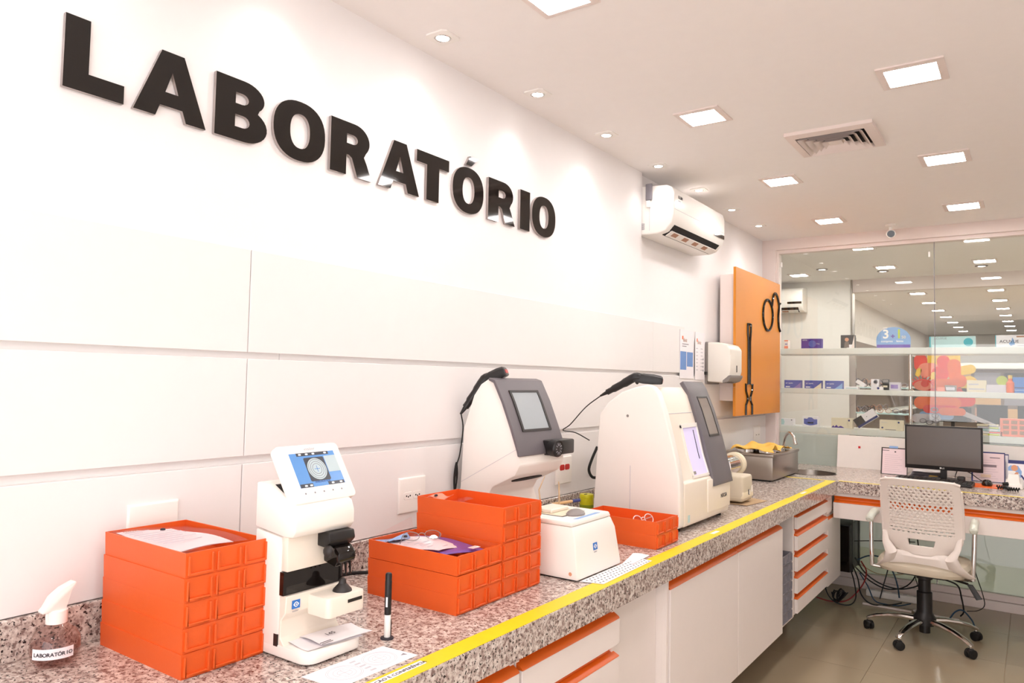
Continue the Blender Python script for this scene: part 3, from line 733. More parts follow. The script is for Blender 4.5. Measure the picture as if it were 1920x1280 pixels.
# grey bezel: curved sheet over the front
bz = [(-1.628, 1.524), (-1.600, 1.516), (-1.558, 1.438), (-1.519, 1.347), (-1.486, 1.262), (-1.484, 1.246), (-1.494, 1.246), (-1.498, 1.262), (-1.529, 1.342), (-1.568, 1.432), (-1.607, 1.505), (-1.630, 1.514)]
bez = t.part('screen_bezel', MB().prism(bz, 1, m0-.006, m1+.006).bevel(.002, 1), 'bezel_grey')
def on_bez(a, b, c=0):
    """a along y from m0, b 0..1 up the curved front, c outwards"""
    P = [(-1.486, 1.262), (-1.519, 1.347), (-1.558, 1.438), (-1.600, 1.516)]
    k = min(2, int(b*3)); f_ = b*3-k; p, q = Vector(P[k]), Vector(P[k+1]); r_ = p+(q-p)*f_; n_ = Vector(((q-p).y, -(q-p).x)).normalized()
    return Vector((r_.x+n_.x*c, m0+a, r_.y+n_.y*c))
def bezquad(t, name, a0, a1, b0, b1, c0, c1, m, par, n=6):
    mb = MB(); L = []
    for i in range(n+1):
        b = b0+(b1-b0)*i/n; L.append([on_bez(a0, b, c0), on_bez(a1, b, c0), on_bez(a1, b, c1), on_bez(a0, b, c1)])
    mb.loft(L); return t.part(name, mb, m, par)
for args in ((.050, .062, .28, .82), (.232, .244, .28, .82), (.050, .244, .265, .295), (.050, .244, .805, .835)): bezquad(t, 'screen_rim', *args, -.001, .004, 'dark_plastic', bez)
bezquad(t, 'touch_screen', .060, .234, .29, .81, -.001, .0012, 'lcd_grey', bez)
kb = t.part('control_box', MB().box(-1.515, -1.455, m0+.165, m0+.325, 1.240, 1.295).bevel(.006, 2), 'black_plastic')
t.part('dial', MB().tube([(-1.47, m0+.185, 1.268), (-1.440, m0+.180, 1.266), (-1.438, m0+.18, 1.266)], [.031, .031, .027], 24), 'black_plastic', kb)
t.part('dial_face', MB().lathe([(.024, -1.4385), (.022, -1.4365), (.006, -1.4365), (.001, -1.435)], (0, m0+.18, 1.266), 0, 24), 'dark_plastic', kb)
for k in range(10):
    a = 2*PI*k/10; t.part('dial_mark', MB().bar((-1.4360, m0+.18+.012*math.cos(a), 1.266+.012*math.sin(a)), (-1.4360, m0+.18+.021*math.cos(a), 1.266+.021*math.sin(a)), .0012, .0012), 'print_light', kb)
# ------------------------------------------------------------------ large edger
e0, e1 = 2.90, 3.482
t = Thing('lens_edger', 'large white lens edging machine with dark grey screen panel', 'lens machine', (-1.40, 3.19, CT))
for px_ in (-1.55, -1.24):
    for py_ in (e0+.06, e1-.03): t.part('foot', MB().cyl((px_, py_, CT), (px_, py_, CT+.025), .022, .022, 16), 'rubber')
side = [(-1.602, CT+.018), (-1.200, CT+.018), (-1.193, .935), (-1.196, 1.108), (-1.206, 1.165), (-1.228, 1.255), (-1.268, 1.40), (-1.296, 1.475), (-1.318, 1.500), (-1.345, 1.508), (-1.40, 1.497), (-1.467, 1.473), (-1.53, 1.428), (-1.572, 1.376), (-1.584, 1.20)]
sh = t.part('left_shell', MB().prism(side, 1, e0, e0+.045).bevel(.007, 3), 'device_white')
t.part('shell_screw', MB().lathe([(.006, e0-.0015), (.004, e0-.002), (.001, e0-.0015)], (-1.435, 0, 1.372), 1, 14), 'dispenser_grey', sh)
t.part('shell_seam', MB().box(-1.4215, -1.4195, e0-.0005, e0+.001, .93, 1.16), 'print_light', sh)
core = [(-1.60, CT+.018), (-1.197, CT+.018), (-1.190, .935), (-1.192, 1.098), (-1.205, 1.107), (-1.235, 1.20), (-1.272, 1.35), (-1.308, 1.462), (-1.335, 1.497), (-1.40, 1.497), (-1.467, 1.473), (-1.53, 1.428), (-1.572, 1.376), (-1.584, 1.20)]
bd = t.part('body', MB().prism(core, 1, e0+.046, e1).bevel(.005, 2), 'device_ivory')
t.part('base_step', MB().box(-1.60, -1.184, e0+.30, e1+.004, .945, 1.092).bevel(.006, 2), 'device_ivory', bd)
# chamber window between shell and panel
CURV = [(-1.205, 1.107), (-1.235, 1.20), (-1.272, 1.35), (-1.308, 1.462), (-1.335, 1.505)]
def on_c(y, b, c=0, C_=CURV):
    n = len(C_)-1; k = min(n-1, int(b*n)); f_ = b*n-k; p, q = Vector(C_[k]), Vector(C_[k+1]); r_ = p+(q-p)*f_; d_ = (q-p); n_ = Vector((d_.y, -d_.x)).normalized()
    return Vector((r_.x+n_.x*c, y, r_.y+n_.y*c))
def curvquad(t, name, ya, yb, b0, b1, c0, c1, m, par, n=8):
    mb = MB(); L = []
    for i in range(n+1):
        b = b0+(b1-b0)*i/n; L.append([on_c(ya, b, c0), on_c(yb, b, c0), on_c(yb, b, c1), on_c(ya, b, c1)])
    mb.loft(L); return t.part(name, mb, m, par)
for ya, yb, b0, b1 in ((e0+.165, e0+.178, .02, .47), (e0+.345, e0+.358, .02, .47), (e0+.165, e0+.358, .0, .03), (e0+.165, e0+.358, .45, .48)):
    curvquad(t, 'window_rim', ya, yb, b0, b1, -.002, .007, 'device_white', bd)
curvquad(t, 'chamber_window', e0+.178, e0+.345, .03, .45, -.001, .001, 'lens_glow', bd)
curvquad(t, 'chamber_arm', e0+.30, e0+.304, .20, .43, .001, .003, 'dark_plastic', bd)
curvquad(t, 'chamber_wheel', e0+.182, e0+.215, .04, .075, .001, .003, 'dispenser_grey', bd)
curvquad(t, 'body_seam', e0+.05, e0+.345, .575, .580, 0, .0012, 'print_light', bd)
PC = [(-1.180, 1.058), (-1.200, 1.145), (-1.232, 1.265), (-1.272, 1.39), (-1.312, 1.487), (-1.335, 1.524)]
def on_p(y, b, c=0): return on_c(y, b, c, PC)
mb = MB(); L = []
for i in range(25):
    b = i/24; L.append([on_p(e0+.352, b, -.015), on_p(e1+.014, b, -.015), on_p(e1+.014, b, .006), on_p(e0+.352, b, .006)])
mb.loft(L); pn = t.part('screen_panel', mb.bevel(.003, 2, 40), 'bezel_grey')
def pq(name, ya, yb, b0, b1, c0, c1, m, n=6):
    mb = MB(); L = []
    for i in range(n+1):
        b = b0+(b1-b0)*i/n; L.append([on_p(ya, b, c0), on_p(yb, b, c0), on_p(yb, b, c1), on_p(ya, b, c1)])
    mb.loft(L); return t.part(name, mb, m, pn)
s0, s1 = e0+.432, e0+.548
for args in ((s0-.006, s0, .42, .72), (s1, s1+.006, .42, .72), (s0-.006, s1+.006, .41, .425), (s0-.006, s1+.006, .715, .73)): pq('screen_rim', *args, .005, .0085, 'dark_plastic')
pq('touch_screen', s0, s1, .425, .715, .005, .0066, 'lcd_brown')
t.part('lettering', text_mesh('NEKSIA', .026, (-1.1835, e0+.455, .995), (0,1,0), (0,0,1), .0004, org=t.org, sx=.95), 'print_dark', bd)
t.part('sticker', MB().box(-1.1895, -1.1885, e0+.075, e0+.095, .935, .965), 'pale_teal', bd)
# ------------------------------------------------------------------ low white tracing box with blue logo
t = Thing('tracing_box', 'low white tracing box with blue logo on its front', 'lens machine', (-1.25, 2.145, CT))
q0, q1 = 1.998, 2.29
def rect3(x0, x1, y0, y1, z): return [(x0,y0,z),(x1,y0,z),(x1,y1,z),(x0,y1,z)]
b = MB(); b.loft([rect3(-1.395, -1.152, q0, q1, CT+.004), rect3(-1.395, -1.154, q0+.001, q1, CT+.02), rect3(-1.39, -1.166, q0+.004, q1-.018, 1.03), rect3(-1.385, -1.178, q0+.006, q1-.03, 1.064)])
bd = t.part('body', b.bevel(.005, 2), 'device_white')
t.part('lid', MB().loft([rect3(-1.386, -1.177, q0+.005, q1-.029, 1.0645), rect3(-1.388, -1.182, q0+.004, q1-.034, 1.080)]).bevel(.004, 2), 'device_white')
t.part('base_gap', MB().box(-1.385, -1.165, q0+.01, q1-.01, CT, CT+.005), 'rubber')
t.part('recess', MB().box(-1.35, -1.245, q0+.06, q1-.09, 1.080, 1.0808), 'dark_hole')
t.part('recess_floor', MB().box(-1.345, -1.25, q0+.065, q1-.095, 1.0808, 1.0813), 'cream')
t.part('tracing_plate', MB().box(-1.37, -1.30, q0+.08, q0+.19, 1.081, 1.094).bevel(.003, 1), 'device_ivory')
t.part('clamp_dome', MB().ball((-1.235, q0+.125, 1.081), .028, .042, .018), 'dispenser_grey')
t.part('blue_label', MB().hexa([(-1.20, q0+.05, 1.0803), (-1.188, q0+.06, 1.0803), (-1.192, q0+.215, 1.0803), (-1.205, q0+.205, 1.0803), (-1.20, q0+.05, 1.081), (-1.188, q0+.06, 1.081), (-1.192, q0+.215, 1.081), (-1.205, q0+.205, 1.081)]), 'light_blue')
t.part('screw_cap', MB().lathe([(.006, q0-.0005), (.005, q0-.0015), (.001, q0-.001)], (-1.178, 0, CT+.022), 1, 12), 'skin_print', bd)
essilor_logo(t, (-1.1592, q0+.112, .978), (0,1,0), (-.109,0,1), .026)
# ------------------------------------------------------------------ barcode scanners
def scanner(label, P, grip_dir, head_dir, cable, window=True):
    """P = bend between grip and head"""
    P = Vector(P); g = Vector(grip_dir); h = Vector(head_dir)
    t = Thing('barcode_scanner', label, 'scanner', tuple(P))
    pts = [P+g, P+g*.75, P+g*.35, P, P+h*.35, P+h*.75, P+h]
    t.part('grip', MB().tube(smooth_path(pts[:4]+[P+h*.3], 4), [.013]*4+[.0165]*4+[.0195]*4+[.021]*5, 12), 'black_plastic')
    hd = MB(); hn = h.normalized(); sd = Vector((-h.y, h.x, 0)).normalized(); up = sd.cross(hn)*-1
    if up.z < 0: up = -up
    L = []
    for f_, wd, hu, hl in ((-.05, .018, .014, .018), (.3, .023, .022, .022), (.65, .029, .024, .020), (.92, .035, .022, .016), (1.0, .036, .017, .013)):
        c = P+h*f_; L.append([c+sd*wd-up*hl, c+sd*wd+up*hu*.6, c+sd*wd*.6+up*hu, c-sd*wd*.6+up*hu, c-sd*wd+up*hu*.6, c-sd*wd-up*hl])
    hd.loft(L); o = t.part('head', hd.bevel(.003, 2, 40), 'black_plastic')
    if window:
        c = P+h*1.005; wn = MB(); wn.loft([[c+sd*.024-up*.006, c+sd*.024+up*.008, c-sd*.024+up*.008, c-sd*.024-up*.006], [c+hn*.0015+sd*.024-up*.006, c+hn*.0015+sd*.024+up*.008, c+hn*.0015-sd*.024+up*.008, c+hn*.0015-sd*.024-up*.006]])
        t.part('scan_window', wn, 'red_plastic', o)
    t.part('trigger', MB().ball(P+h*.1-up*.018, .009, .009, .011), 'dark_plastic')
    t.part('strain_relief', MB().tube([P+g, P+g*1.25], [.009, .004], 10), 'black_plastic')
    t.part('cable', MB().tube(smooth_path([P+g*1.22]+[Vector(c) for c in cable], 6), .0026, 6), 'cable_black')
    return t
scanner('black barcode scanner resting on top of the lens tracer', (-1.70, 2.225, 1.515), (-.055, -.045, -.105), (.075, .035, .033),
        [(-1.768, 2.185, 1.33), (-1.770, 2.172, 1.235), (-1.772, 2.160, 1.20), (-1.770, 2.147, 1.15), (-1.772, 2.152, 1.10), (-1.772, 2.163, 1.16), (-1.768, 2.150, 1.205), (-1.772, 2.143, 1.15), (-1.772, 2.150, 1.085), (-1.772, 2.158, 1.14), (-1.768, 2.148, 1.19), (-1.772, 2.145, 1.06)])
scanner('black barcode scanner lying across the top of the large edger', (-1.425, 2.945, 1.538), (-.125, -.02, -.068), (.100, .060, -.014), 
        [(-1.66, 2.93, 1.40), (-1.735, 2.925, 1.32), (-1.772, 2.92, 1.29), (-1.765, 3.02, 1.275), (-1.745, 3.12, 1.235)])
t = Thing('cable_coil', 'thick black cable hanging behind the large edger', 'cable', (-1.74, 3.1, 1.05))
t.part('loop', MB().tube(smooth_path([(-1.74, 3.19, 1.20), (-1.755, 3.165, 1.14), (-1.765, 3.155, 1.09), (-1.755, 3.17, 1.055), (-1.74, 3.20, 1.05)], 5), .007, 8), 'cable_black')
t = Thing('power_lead', 'short black lead looping out beside the edger panel', 'cable', (-1.45, 3.6, 1.2))
t.part('plug', MB().cyl((-1.36, 3.49, 1.235), (-1.36, 3.53, 1.235), .012, .008, 10), 'red_plastic')
t.part('lead', MB().tube(smooth_path([(-1.36, 3.53, 1.235), (-1.37, 3.62, 1.225), (-1.39, 3.67, 1.17), (-1.42, 3.62, 1.10), (-1.45, 3.58, 1.06)], 5), .0045, 6), 'cable_black')
t = Thing('mains_lead', 'black mains lead on the worktop behind the lens meter', 'cable', (-1.6, 1.5, CT+.005))
t.part('lead', MB().tube(smooth_path([(-1.60, 1.26, CT+.005), (-1.64, 1.36, CT+.006), (-1.74, 1.50, CT+.005), (-1.75, 1.62, CT+.005), (-1.68, 1.70, CT+.005)], 6), .005, 8), 'cable_black')
# ------------------------------------------------------------------ polishing motor, steel box
t = Thing('polishing_motor', 'beige bench polishing motor with chrome wheel', 'motor', (-1.31, 3.90, CT+.002))
bd = t.part('housing', MB().loft([rect3(-1.42, -1.226, 3.80, 3.955, CT+.012), rect3(-1.42, -1.222, 3.795, 3.96, CT+.05), rect3(-1.42, -1.226, 3.80, 3.955, CT+.145)]).bevel(.012, 3), 'device_beige')
t.part('lower_tray', MB().box(-1.41, -1.2215, 3.797, 3.958, CT+.03, CT+.064).bevel(.004, 2), 'cream', bd)
t.part('switch', MB().box(-1.2215, -1.2185, 3.875, 3.890, CT+.045, CT+.072).bevel(.001, 1), 'print_dark', bd)
t.part('switch_rocker', MB().box(-1.2187, -1.217, 3.880, 3.889, CT+.048, CT+.070), 'bright_white', bd)
t.part('rating_plate', MB().box(-1.2215, -1.2200, 3.915, 3.948, CT+.055, CT+.088), 'device_white', bd)
t.part('shaft_housing', MB().cyl((-1.37, 3.86, 1.075), (-1.37, 4.08, 1.075), .052, .052, 28), 'chrome')
t.part('felt_wheel', MB().tube([(-1.37, 3.80, 1.075), (-1.37, 3.81, 1.075), (-1.37, 3.86, 1.075), (-1.37, 3.865, 1.075)], [.045, .062, .062, .05], 30), 'paper')
t.part('felt_wheel', MB().tube([(-1.37, 4.08, 1.075), (-1.37, 4.085, 1.075), (-1.37, 4.115, 1.075), (-1.37, 4.12, 1.075)], [.05, .064, .064, .05], 30), 'cream')
t.part('splash_tray', MB().hexa([(-1.40, 3.79, .99), (-1.33, 3.79, .99), (-1.33, 3.86, .995), (-1.40, 3.86, .995), (-1.40, 3.78, 1.03), (-1.32, 3.78, 1.03), (-1.32, 3.86, 1.035), (-1.40, 3.86, 1.035)]).bevel(.004, 1), 'dark_plastic')
t.part('motor_bracket', MB().box(-1.40, -1.34, 3.90, 3.94, CT+.14, CT+.19), 'device_beige')
single('cardboard_piece', sheet([(-1.36, 3.78), (-1.20, 3.78), (-1.165, 4.02), (-1.28, 4.06)], CT+.0005, .0015, .0006, 6, 5), 'kraft', 'brown cardboard piece under the beige polishing motor', 'cardboard', (-1.25, 3.9, CT))
k0, k1, kx0, kx1 = 4.80, 5.42, -1.70, -1.36
t = Thing('steel_bath', 'stainless steel heating bath box with round lids', 'steel box', ((kx0+kx1)/2, 5.11, CT))
t.part('foot', MB().box(kx0+.02, kx1-.02, k0+.02, k1-.02, CT, CT+.012), 'rubber')
bd = t.part('box', MB().box(kx0, kx1, k0, k1, CT+.010, 1.055).bevel(.004, 2), 'steel')
t.part('top_rim', MB().box(kx0-.006, kx1+.006, k0-.006, k1+.006, 1.055, 1.073).bevel(.003, 2), 'steel')
for cx_, cy_ in ((-1.43, 4.92), (-1.56, 4.90), (-1.43, 5.12), (-1.56, 5.12)):
    t.part('round_lid', MB().lathe([(.056, 1.073), (.056, 1.092), (.052, 1.097), (.01, 1.099), (.001, 1.099)], (cx_, cy_, 0), seg=28), 'chrome')
t.part('drain_tap', MB().cyl((-1.44, 5.42, .985), (-1.44, 5.475, .985), .010, .010, 12), 'chrome')
t.part('drain_tap', MB().cyl((-1.45, 5.475, .975), (-1.405, 5.485, 1.0), .022, .022, 16), 'chrome')
# yellow cloth draped over the lids
mb = MB(); n = 30; rows = []
for i in range(n+1):
    rw = []
    for j in range(n+1):
        u_, v_ = i/n, j/n; x_ = -1.64+.27*u_; y_ = 4.83+.50*v_
        h_ = 1.079
        for cx_, cy_ in ((-1.43, 4.92), (-1.56, 4.90), (-1.43, 5.12), (-1.56, 5.12)):
            dd_ = math.hypot(x_-cx_, y_-cy_); h_ = max(h_, 1.079+.026*max(0, 1-max(0, dd_-.050)/.06))
        h_ += .010*(1+math.sin(13*u_+9*v_))*(.5+.5*math.sin(21*v_+4*u_)) + .03*max(0, 1-abs(v_-.80)/.14)*max(0, 1-abs(u_-.45)/.4)
        edge = .012*math.sin(17*v_+1) if i == n else 0
        rw.append((x_-.03*(1 if i == n else 0)*abs(math.sin(9*v_))+edge, y_, h_))
    rows.append(rw)
for dz in (0, .003):
    V_ = [[mb.bm.verts.new((a, b, c+dz)) for a, b, c in rw] for rw in rows]
    for i in range(n):
        for j in range(n): mb.bm.faces.new([V_[i][j], V_[i+1][j], V_[i+1][j+1], V_[i][j+1]])
single('cleaning_cloth', mb, 'cloth_yellow', 'crumpled yellow cloth draped over the steel bath lids', 'cloth', (-1.5, 5.05, 1.08))
# ================================================================== SMALL THINGS ON THE WORKTOP
# spray bottle
bx_, by_ = -1.700, .748
t = Thing('spray_bottle', 'round clear spray bottle with white trigger and name label', 'spray bottle', (bx_, by_, CT))
gp = [(.022, CT), (.034, CT+.003), (.044, CT+.014), (.0485, CT+.035), (.046, CT+.056), (.036, CT+.074), (.022, CT+.084), (.018, CT+.090)]
bt = t.part('bottle', MB().lathe(gp, (bx_, by_, 0), seg=32), 'bottle_clear')
t.part('liquid', MB().lathe([(.020, CT+.003), (.032, CT+.006), (.041, CT+.015), (.0455, CT+.035), (.0445, CT+.046), (.001, CT+.046)], (bx_, by_, 0), seg=32), 'bottle_liquid', bt)
t.part('collar', MB().lathe([(.0205, CT+.086), (.0205, CT+.112), (.018, CT+.114)], (bx_, by_, 0), seg=28), 'plate_white')
hd = [(-.020, .112), (.014, .112), (.024, .150), (.034, .163), (.030, .168), (.004, .158), (-.016, .143), (-.028, .122), (-.034, .116), (-.032, .110)]
# the nozzle points along the wall, away from the trays
t.part('trigger_head', MB().prism([(by_+a*1.0, CT+b) for a, b in hd], 0, bx_-.012, bx_+.012).bevel(.004, 2), 'plate_white')
t.part('trigger_lever', MB().tube(smooth_path([(bx_, by_-.012, CT+.125), (bx_+.004, by_-.02, CT+.105), (bx_+.004, by_-.018, CT+.09)], 4), .004, 8), 'plate_white')
# curved label on the side that faces the room
def arc_label(mb, rad, a0, a1, z0, z1, n=10):
    L0 = [(bx_+rad*math.cos(a0+(a1-a0)*k/n), by_+rad*math.sin(a0+(a1-a0)*k/n)) for k in range(n+1)]
    lo = [[(x_, y_, z_) for x_, y_ in L0] for z_ in (z0, z1)]
    mb.loft(lo, caps=False, closed=False)
lb = MB(); arc_label(lb, .0495, -1.35, .32, CT+.024, CT+.046)
lab = t.part('label', lb, 'paper', bt)
word = 'LABORATÓRIO'
for k, ch in enumerate(word):
    a = -1.27+1.52*(k+.5)/len(word); c_, s_ = math.cos(a), math.sin(a)
    t.part('lettering', text_mesh(ch, .0105, (bx_+.0500*c_, by_+.0500*s_, CT+.031), (-s_, c_, 0), (0,0,1), .0001, 'CENTER', .0002, t.org), 'print_dark', lab)
# marker pen standing on end
mx_, my_ = -1.262, 1.292
t = Thing('marker_pen', 'black and white marker pen standing upright on the worktop', 'marker', (mx_, my_, CT))
t.part('cap', MB().lathe([(.0065, CT+.002), (.0075, CT+.004), (.0078, CT+.055), (.007, CT+.056)], (mx_, my_, 0), seg=18), 'bright_white')
t.part('clip', MB().box(mx_-.003, mx_+.003, my_+.0078, my_+.011, CT+.004, CT+.042), 'black_plastic')
t.part('barrel', MB().lathe([(.0078, CT+.056), (.0082, CT+.060), (.0082, CT+.134), (.0078, CT+.136), (.0078, CT+.150), (.006, CT+.153)], (mx_, my_, 0), seg=18), 'marker_black')
t.part('barrel_label', MB().prism([(mx_+.0084*math.cos(a), my_+.0084*math.sin(a)) for a in [-.9-.08*k for k in range(8)]]+[(mx_+.0080*math.cos(a), my_+.0080*math.sin(a)) for a in [-1.46+.08*k for k in range(8)]], 2, CT+.075, CT+.098), 'paper')
t.part('stand_ring', MB().lathe([(.016, CT), (.0155, CT+.003), (.009, CT+.004)], (mx_, my_, 0), seg=20), 'print_dark')
# printed lens template on the worktop
P4 = [(-1.237, 1.02), (-1.232, 1.247), (-1.132, 1.258), (-1.134, 1.03)]
t = Thing('lens_template', 'white printed sheet with two lens circles on the worktop', 'paper', (-1.18, 1.14, CT+.0003))
t.part('sheet', MB().hexa([(a, b, CT+.0003) for a, b in P4]+[(a, b, CT+.0010) for a, b in P4]), 'paper')
for cy_ in (1.09, 1.19):
    for rr_ in (.040, .036, .025, .016):
        t.part('print_ring', MB().tube([(-1.184+rr_*.92*math.cos(2*PI*k/30), cy_+rr_*math.sin(2*PI*k/30), CT+.0011) for k in range(30)], .0005, 4, closed=True), 'print_light')
    t.part('print_cross', MB().box(-1.199, -1.169, cy_-.0005, cy_+.0005, CT+.001, CT+.0014), 'print_light')
    t.part('print_cross', MB().box(-1.1845, -1.1835, cy_-.015, cy_+.015, CT+.001, CT+.0014), 'print_light')
for k in range(5): t.part('print_line', MB().box(-1.217+.016*k, -1.211+.016*k, 1.131, 1.147, CT+.001, CT+.0013), 'print_light')
t.part('print_mark', MB().prism([(-1.16, 1.232), (-1.152, 1.245), (-1.165, 1.245)], 2, CT+.001, CT+.0014), 'print_grey')
# sheets under the tracing box
t = Thing('pattern_sheet', 'white sheet printed with rows of small marks by the tape', 'paper', (-1.11, 2.16, CT+.0015))
t.part('sheet', MB().hexa([(-1.150, 2.01, CT+.0020), (-1.079, 2.03, CT+.0020), (-1.088, 2.40, CT+.0020), (-1.150, 2.40, CT+.0020), (-1.150, 2.01, CT+.0027), (-1.079, 2.03, CT+.0027), (-1.088, 2.40, CT+.0027), (-1.150, 2.40, CT+.0027)]), 'paper')
pm = MB()
for k in range(18):
    yy = 2.03+.0205*k
    for m_ in range(4):
        xx = -1.142+.015*m_
        pm.box(xx, xx+.006, yy+.004*(m_ % 2), yy+.006+.004*(m_ % 2), CT+.0027, CT+.0030)
t.part('print_marks', pm, 'print_dark')
single('instruction_sheet', sheet([(-1.150, 2.30), (-1.115, 2.31), (-1.13, 2.47), (-1.19, 2.46)], CT+.001, .001, .0015, 6, 9), 'paper', 'blank white sheet under the low tracing box corner', 'paper', (-1.15, 2.4, CT))
# tin
t = Thing('tin_can', 'yellow green tin standing by the wall behind the edger', 'tin', (-1.685, 2.995, CT))
t.part('can', MB().lathe([(.0305, CT), (.032, CT+.003), (.032, CT+.082), (.030, CT+.085)], (-1.685, 2.995, 0), seg=28), 'tin_yellow')
t.part('can_band', MB().lathe([(.0323, CT+.008), (.0325, CT+.010), (.0325, CT+.052), (.0323, CT+.054)], (-1.685, 2.995, 0), seg=28, caps=False), 'tin_green')
t.part('lid', MB().lathe([(.0325, CT+.084), (.0325, CT+.097), (.031, CT+.100), (.001, CT+.1)], (-1.685, 2.995, 0), seg=28), 'tin_yellow')
t.part('lid_slot', MB().prism(circ(-1.685, 2.985, .006, .012, 14), 2, CT+.1, CT+.1008), 'dark_hole')
# tools in the tracing box
single('tweezers', MB().tube([(-1.335, 2.07, 1.085), (-1.365, 2.10, 1.15), (-1.375, 2.15, 1.19)], [.003, .0022, .0012], 8), 'kraft', 'thin brown temple arm leaning out of the tracing box', 'tool', (-1.335, 2.07, 1.085))
single('spectacle_arm', MB().tube([(-1.345, 2.20, 1.085), (-1.36, 2.22, 1.15), (-1.365, 2.225, 1.165)], [.0035, .0028, .0015], 8), 'kraft', 'short brown spectacle arm standing in the tracing box', 'tool', (-1.345, 2.20, 1.085))
t = Thing('screwdriver', 'screwdriver with wooden shaft and black ends behind the tracing box', 'screwdriver', (-1.375, 2.2, 1.085))
t.part('handle', MB().tube([(-1.382, 2.16, 1.087), (-1.378, 2.20, 1.087)], .006, 10), 'black_plastic')
t.part('shaft', MB().tube([(-1.378, 2.20, 1.087), (-1.36, 2.31, 1.087)], .0055, 10), 'wood')
t.part('handle_end', MB().tube([(-1.36, 2.31, 1.087), (-1.352, 2.35, 1.087)], .0062, 10), 'navy')
# ------------------------------------------------------------------ spectacles
def spectacles(label, loc, rz, m='print_grey', tilt=0, group=None, scale=1.0, rimr=.0011):
    t = Thing('spectacles', label, 'spectacles', loc, rz, group, True)
    for s_ in (-1, 1):
        pts = [(s_*.033+.024*math.cos(2*PI*k/22), 0, .020+.019*math.sin(2*PI*k/22)) for k in range(22)]
        r_ = t.part('rim', MB().tube(pts, rimr, 6, closed=True), m)
        lm = MB(); lm.poly([(s_*.033+.0236*math.cos(2*PI*k/22), 0, .020+.0186*math.sin(2*PI*k/22)) for k in range(22)]); t.part('lens', lm, 'lens_glass', r_)
        t.part('temple', MB().tube(smooth_path([(s_*.057, 0, .026), (s_*.060, .05, .027), (s_*.058, .10, .024), (s_*.054, .13, .012)], 3), rimr, 5), m)
    t.part('bridge', MB().tube(smooth_path([(-.010, 0, .025), (0, -.002, .029), (.010, 0, .025)], 4), rimr, 5), m)
    t.o.scale = (scale,)*3
    t.o.rotation_euler = (tilt, 0, rz)
    return t
# contents of the five-tray stack: polythene sleeve with a work sheet
ZT = CT+5*.0505
t = Thing('work_order', 'white work order sheet in a plastic sleeve in the left stack', 'paper', (-1.57, .9585, ZT-.02))
t.part('sheet', sheet([(-1.720, .875), (-1.455, .868), (-1.462, 1.005), (-1.715, 1.005)], ZT-.012, .0008, .0045, 10, 3), 'paper')
t.part('plastic_sleeve', sheet([(-1.728, .866), (-1.440, .864), (-1.442, 1.03), (-1.728, 1.045)], ZT-.0085, .0005, .0042, 12, 3), 'poly_bag')
for k, ln in enumerate((.055, .03, .09, .10, .10, .08, .10, .06, .09)):
    y_ = .89+.003*k; t.part('print_line', MB().box(-1.70+.02*k, -1.6975+.02*k, .885, .885+ln, ZT-.0025, ZT-.0018), 'print_light')
t.part('snap_button', MB().lathe([(.006, ZT-.0005), (.005, ZT+.003), (.001, ZT+.004)], (-1.665, .955, 0), seg=12), 'print_dark')
t.part('logo_text', text_mesh('diniz', .02, (-1.705, .885, ZT-.0012), (0,1,0), (-1,0,0), .0001, org=t.org), 'tan_print')
# contents of the low stack
ZL = CT+3*.0505+.001
t = Thing('order_bag', 'violet edged plastic bag with printed form in the low stack', 'bag', (-1.42, 1.617, ZL-.02))
t.part('bag', sheet([(-1.548, 1.53), (-1.30, 1.528), (-1.275, 1.700), (-1.55, 1.706)], ZL-.020, .0008, .006, 10, 11), 'violet')
t.part('blue_slip', sheet([(-1.552, 1.530), (-1.495, 1.530), (-1.515, 1.64), (-1.555, 1.65)], ZL-.010, .0008, .006, 8, 12), 'light_blue')
t.part('form', sheet([(-1.525, 1.548), (-1.325, 1.545), (-1.335, 1.665), (-1.540, 1.650)], ZL-.013, .0008, .006, 10, 11), 'paper')
t.part('plastic_sleeve', sheet([(-1.553, 1.528), (-1.28, 1.528), (-1.27, 1.705), (-1.553, 1.708)], ZL-.0095, .0005, .006, 10, 11), 'poly_bag')
t.part('snap_button', MB().lathe([(.006, ZL+.002), (.005, ZL+.007), (.001, ZL+.008)], (-1.50, 1.600, 0), seg=12), 'print_dark')
t.part('barcode_label', MB().box(-1.300, -1.280, 1.640, 1.672, ZL-.006, ZL-.005), 'bright_white')
for k in range(7): t.part('print_line', MB().box(-1.505+.025*k, -1.502+.025*k, 1.56, 1.60+.008*(k % 4), ZL-.0015, ZL-.001), 'print_light')
spectacles('thin metal spectacles lying on the form in the low orange stack', (-1.432, 1.605, ZL+.003), math.radians(62), 'dispenser_grey', math.radians(-62), scale=1.0)
t = Thing('poly_bag', 'clear plastic bag sticking up behind the low orange stack', 'bag', (-1.56, 1.62, ZL))
t.part('film', MB().hexa([(-1.562, 1.53, ZL-.03), (-1.56, 1.53, ZL-.03), (-1.56, 1.71, ZL-.03), (-1.562, 1.71, ZL-.03), (-1.572, 1.54, ZL+.004), (-1.571, 1.54, ZL+.004), (-1.585, 1.715, ZL+.035), (-1.586, 1.715, ZL+.035)]), 'poly_bag')
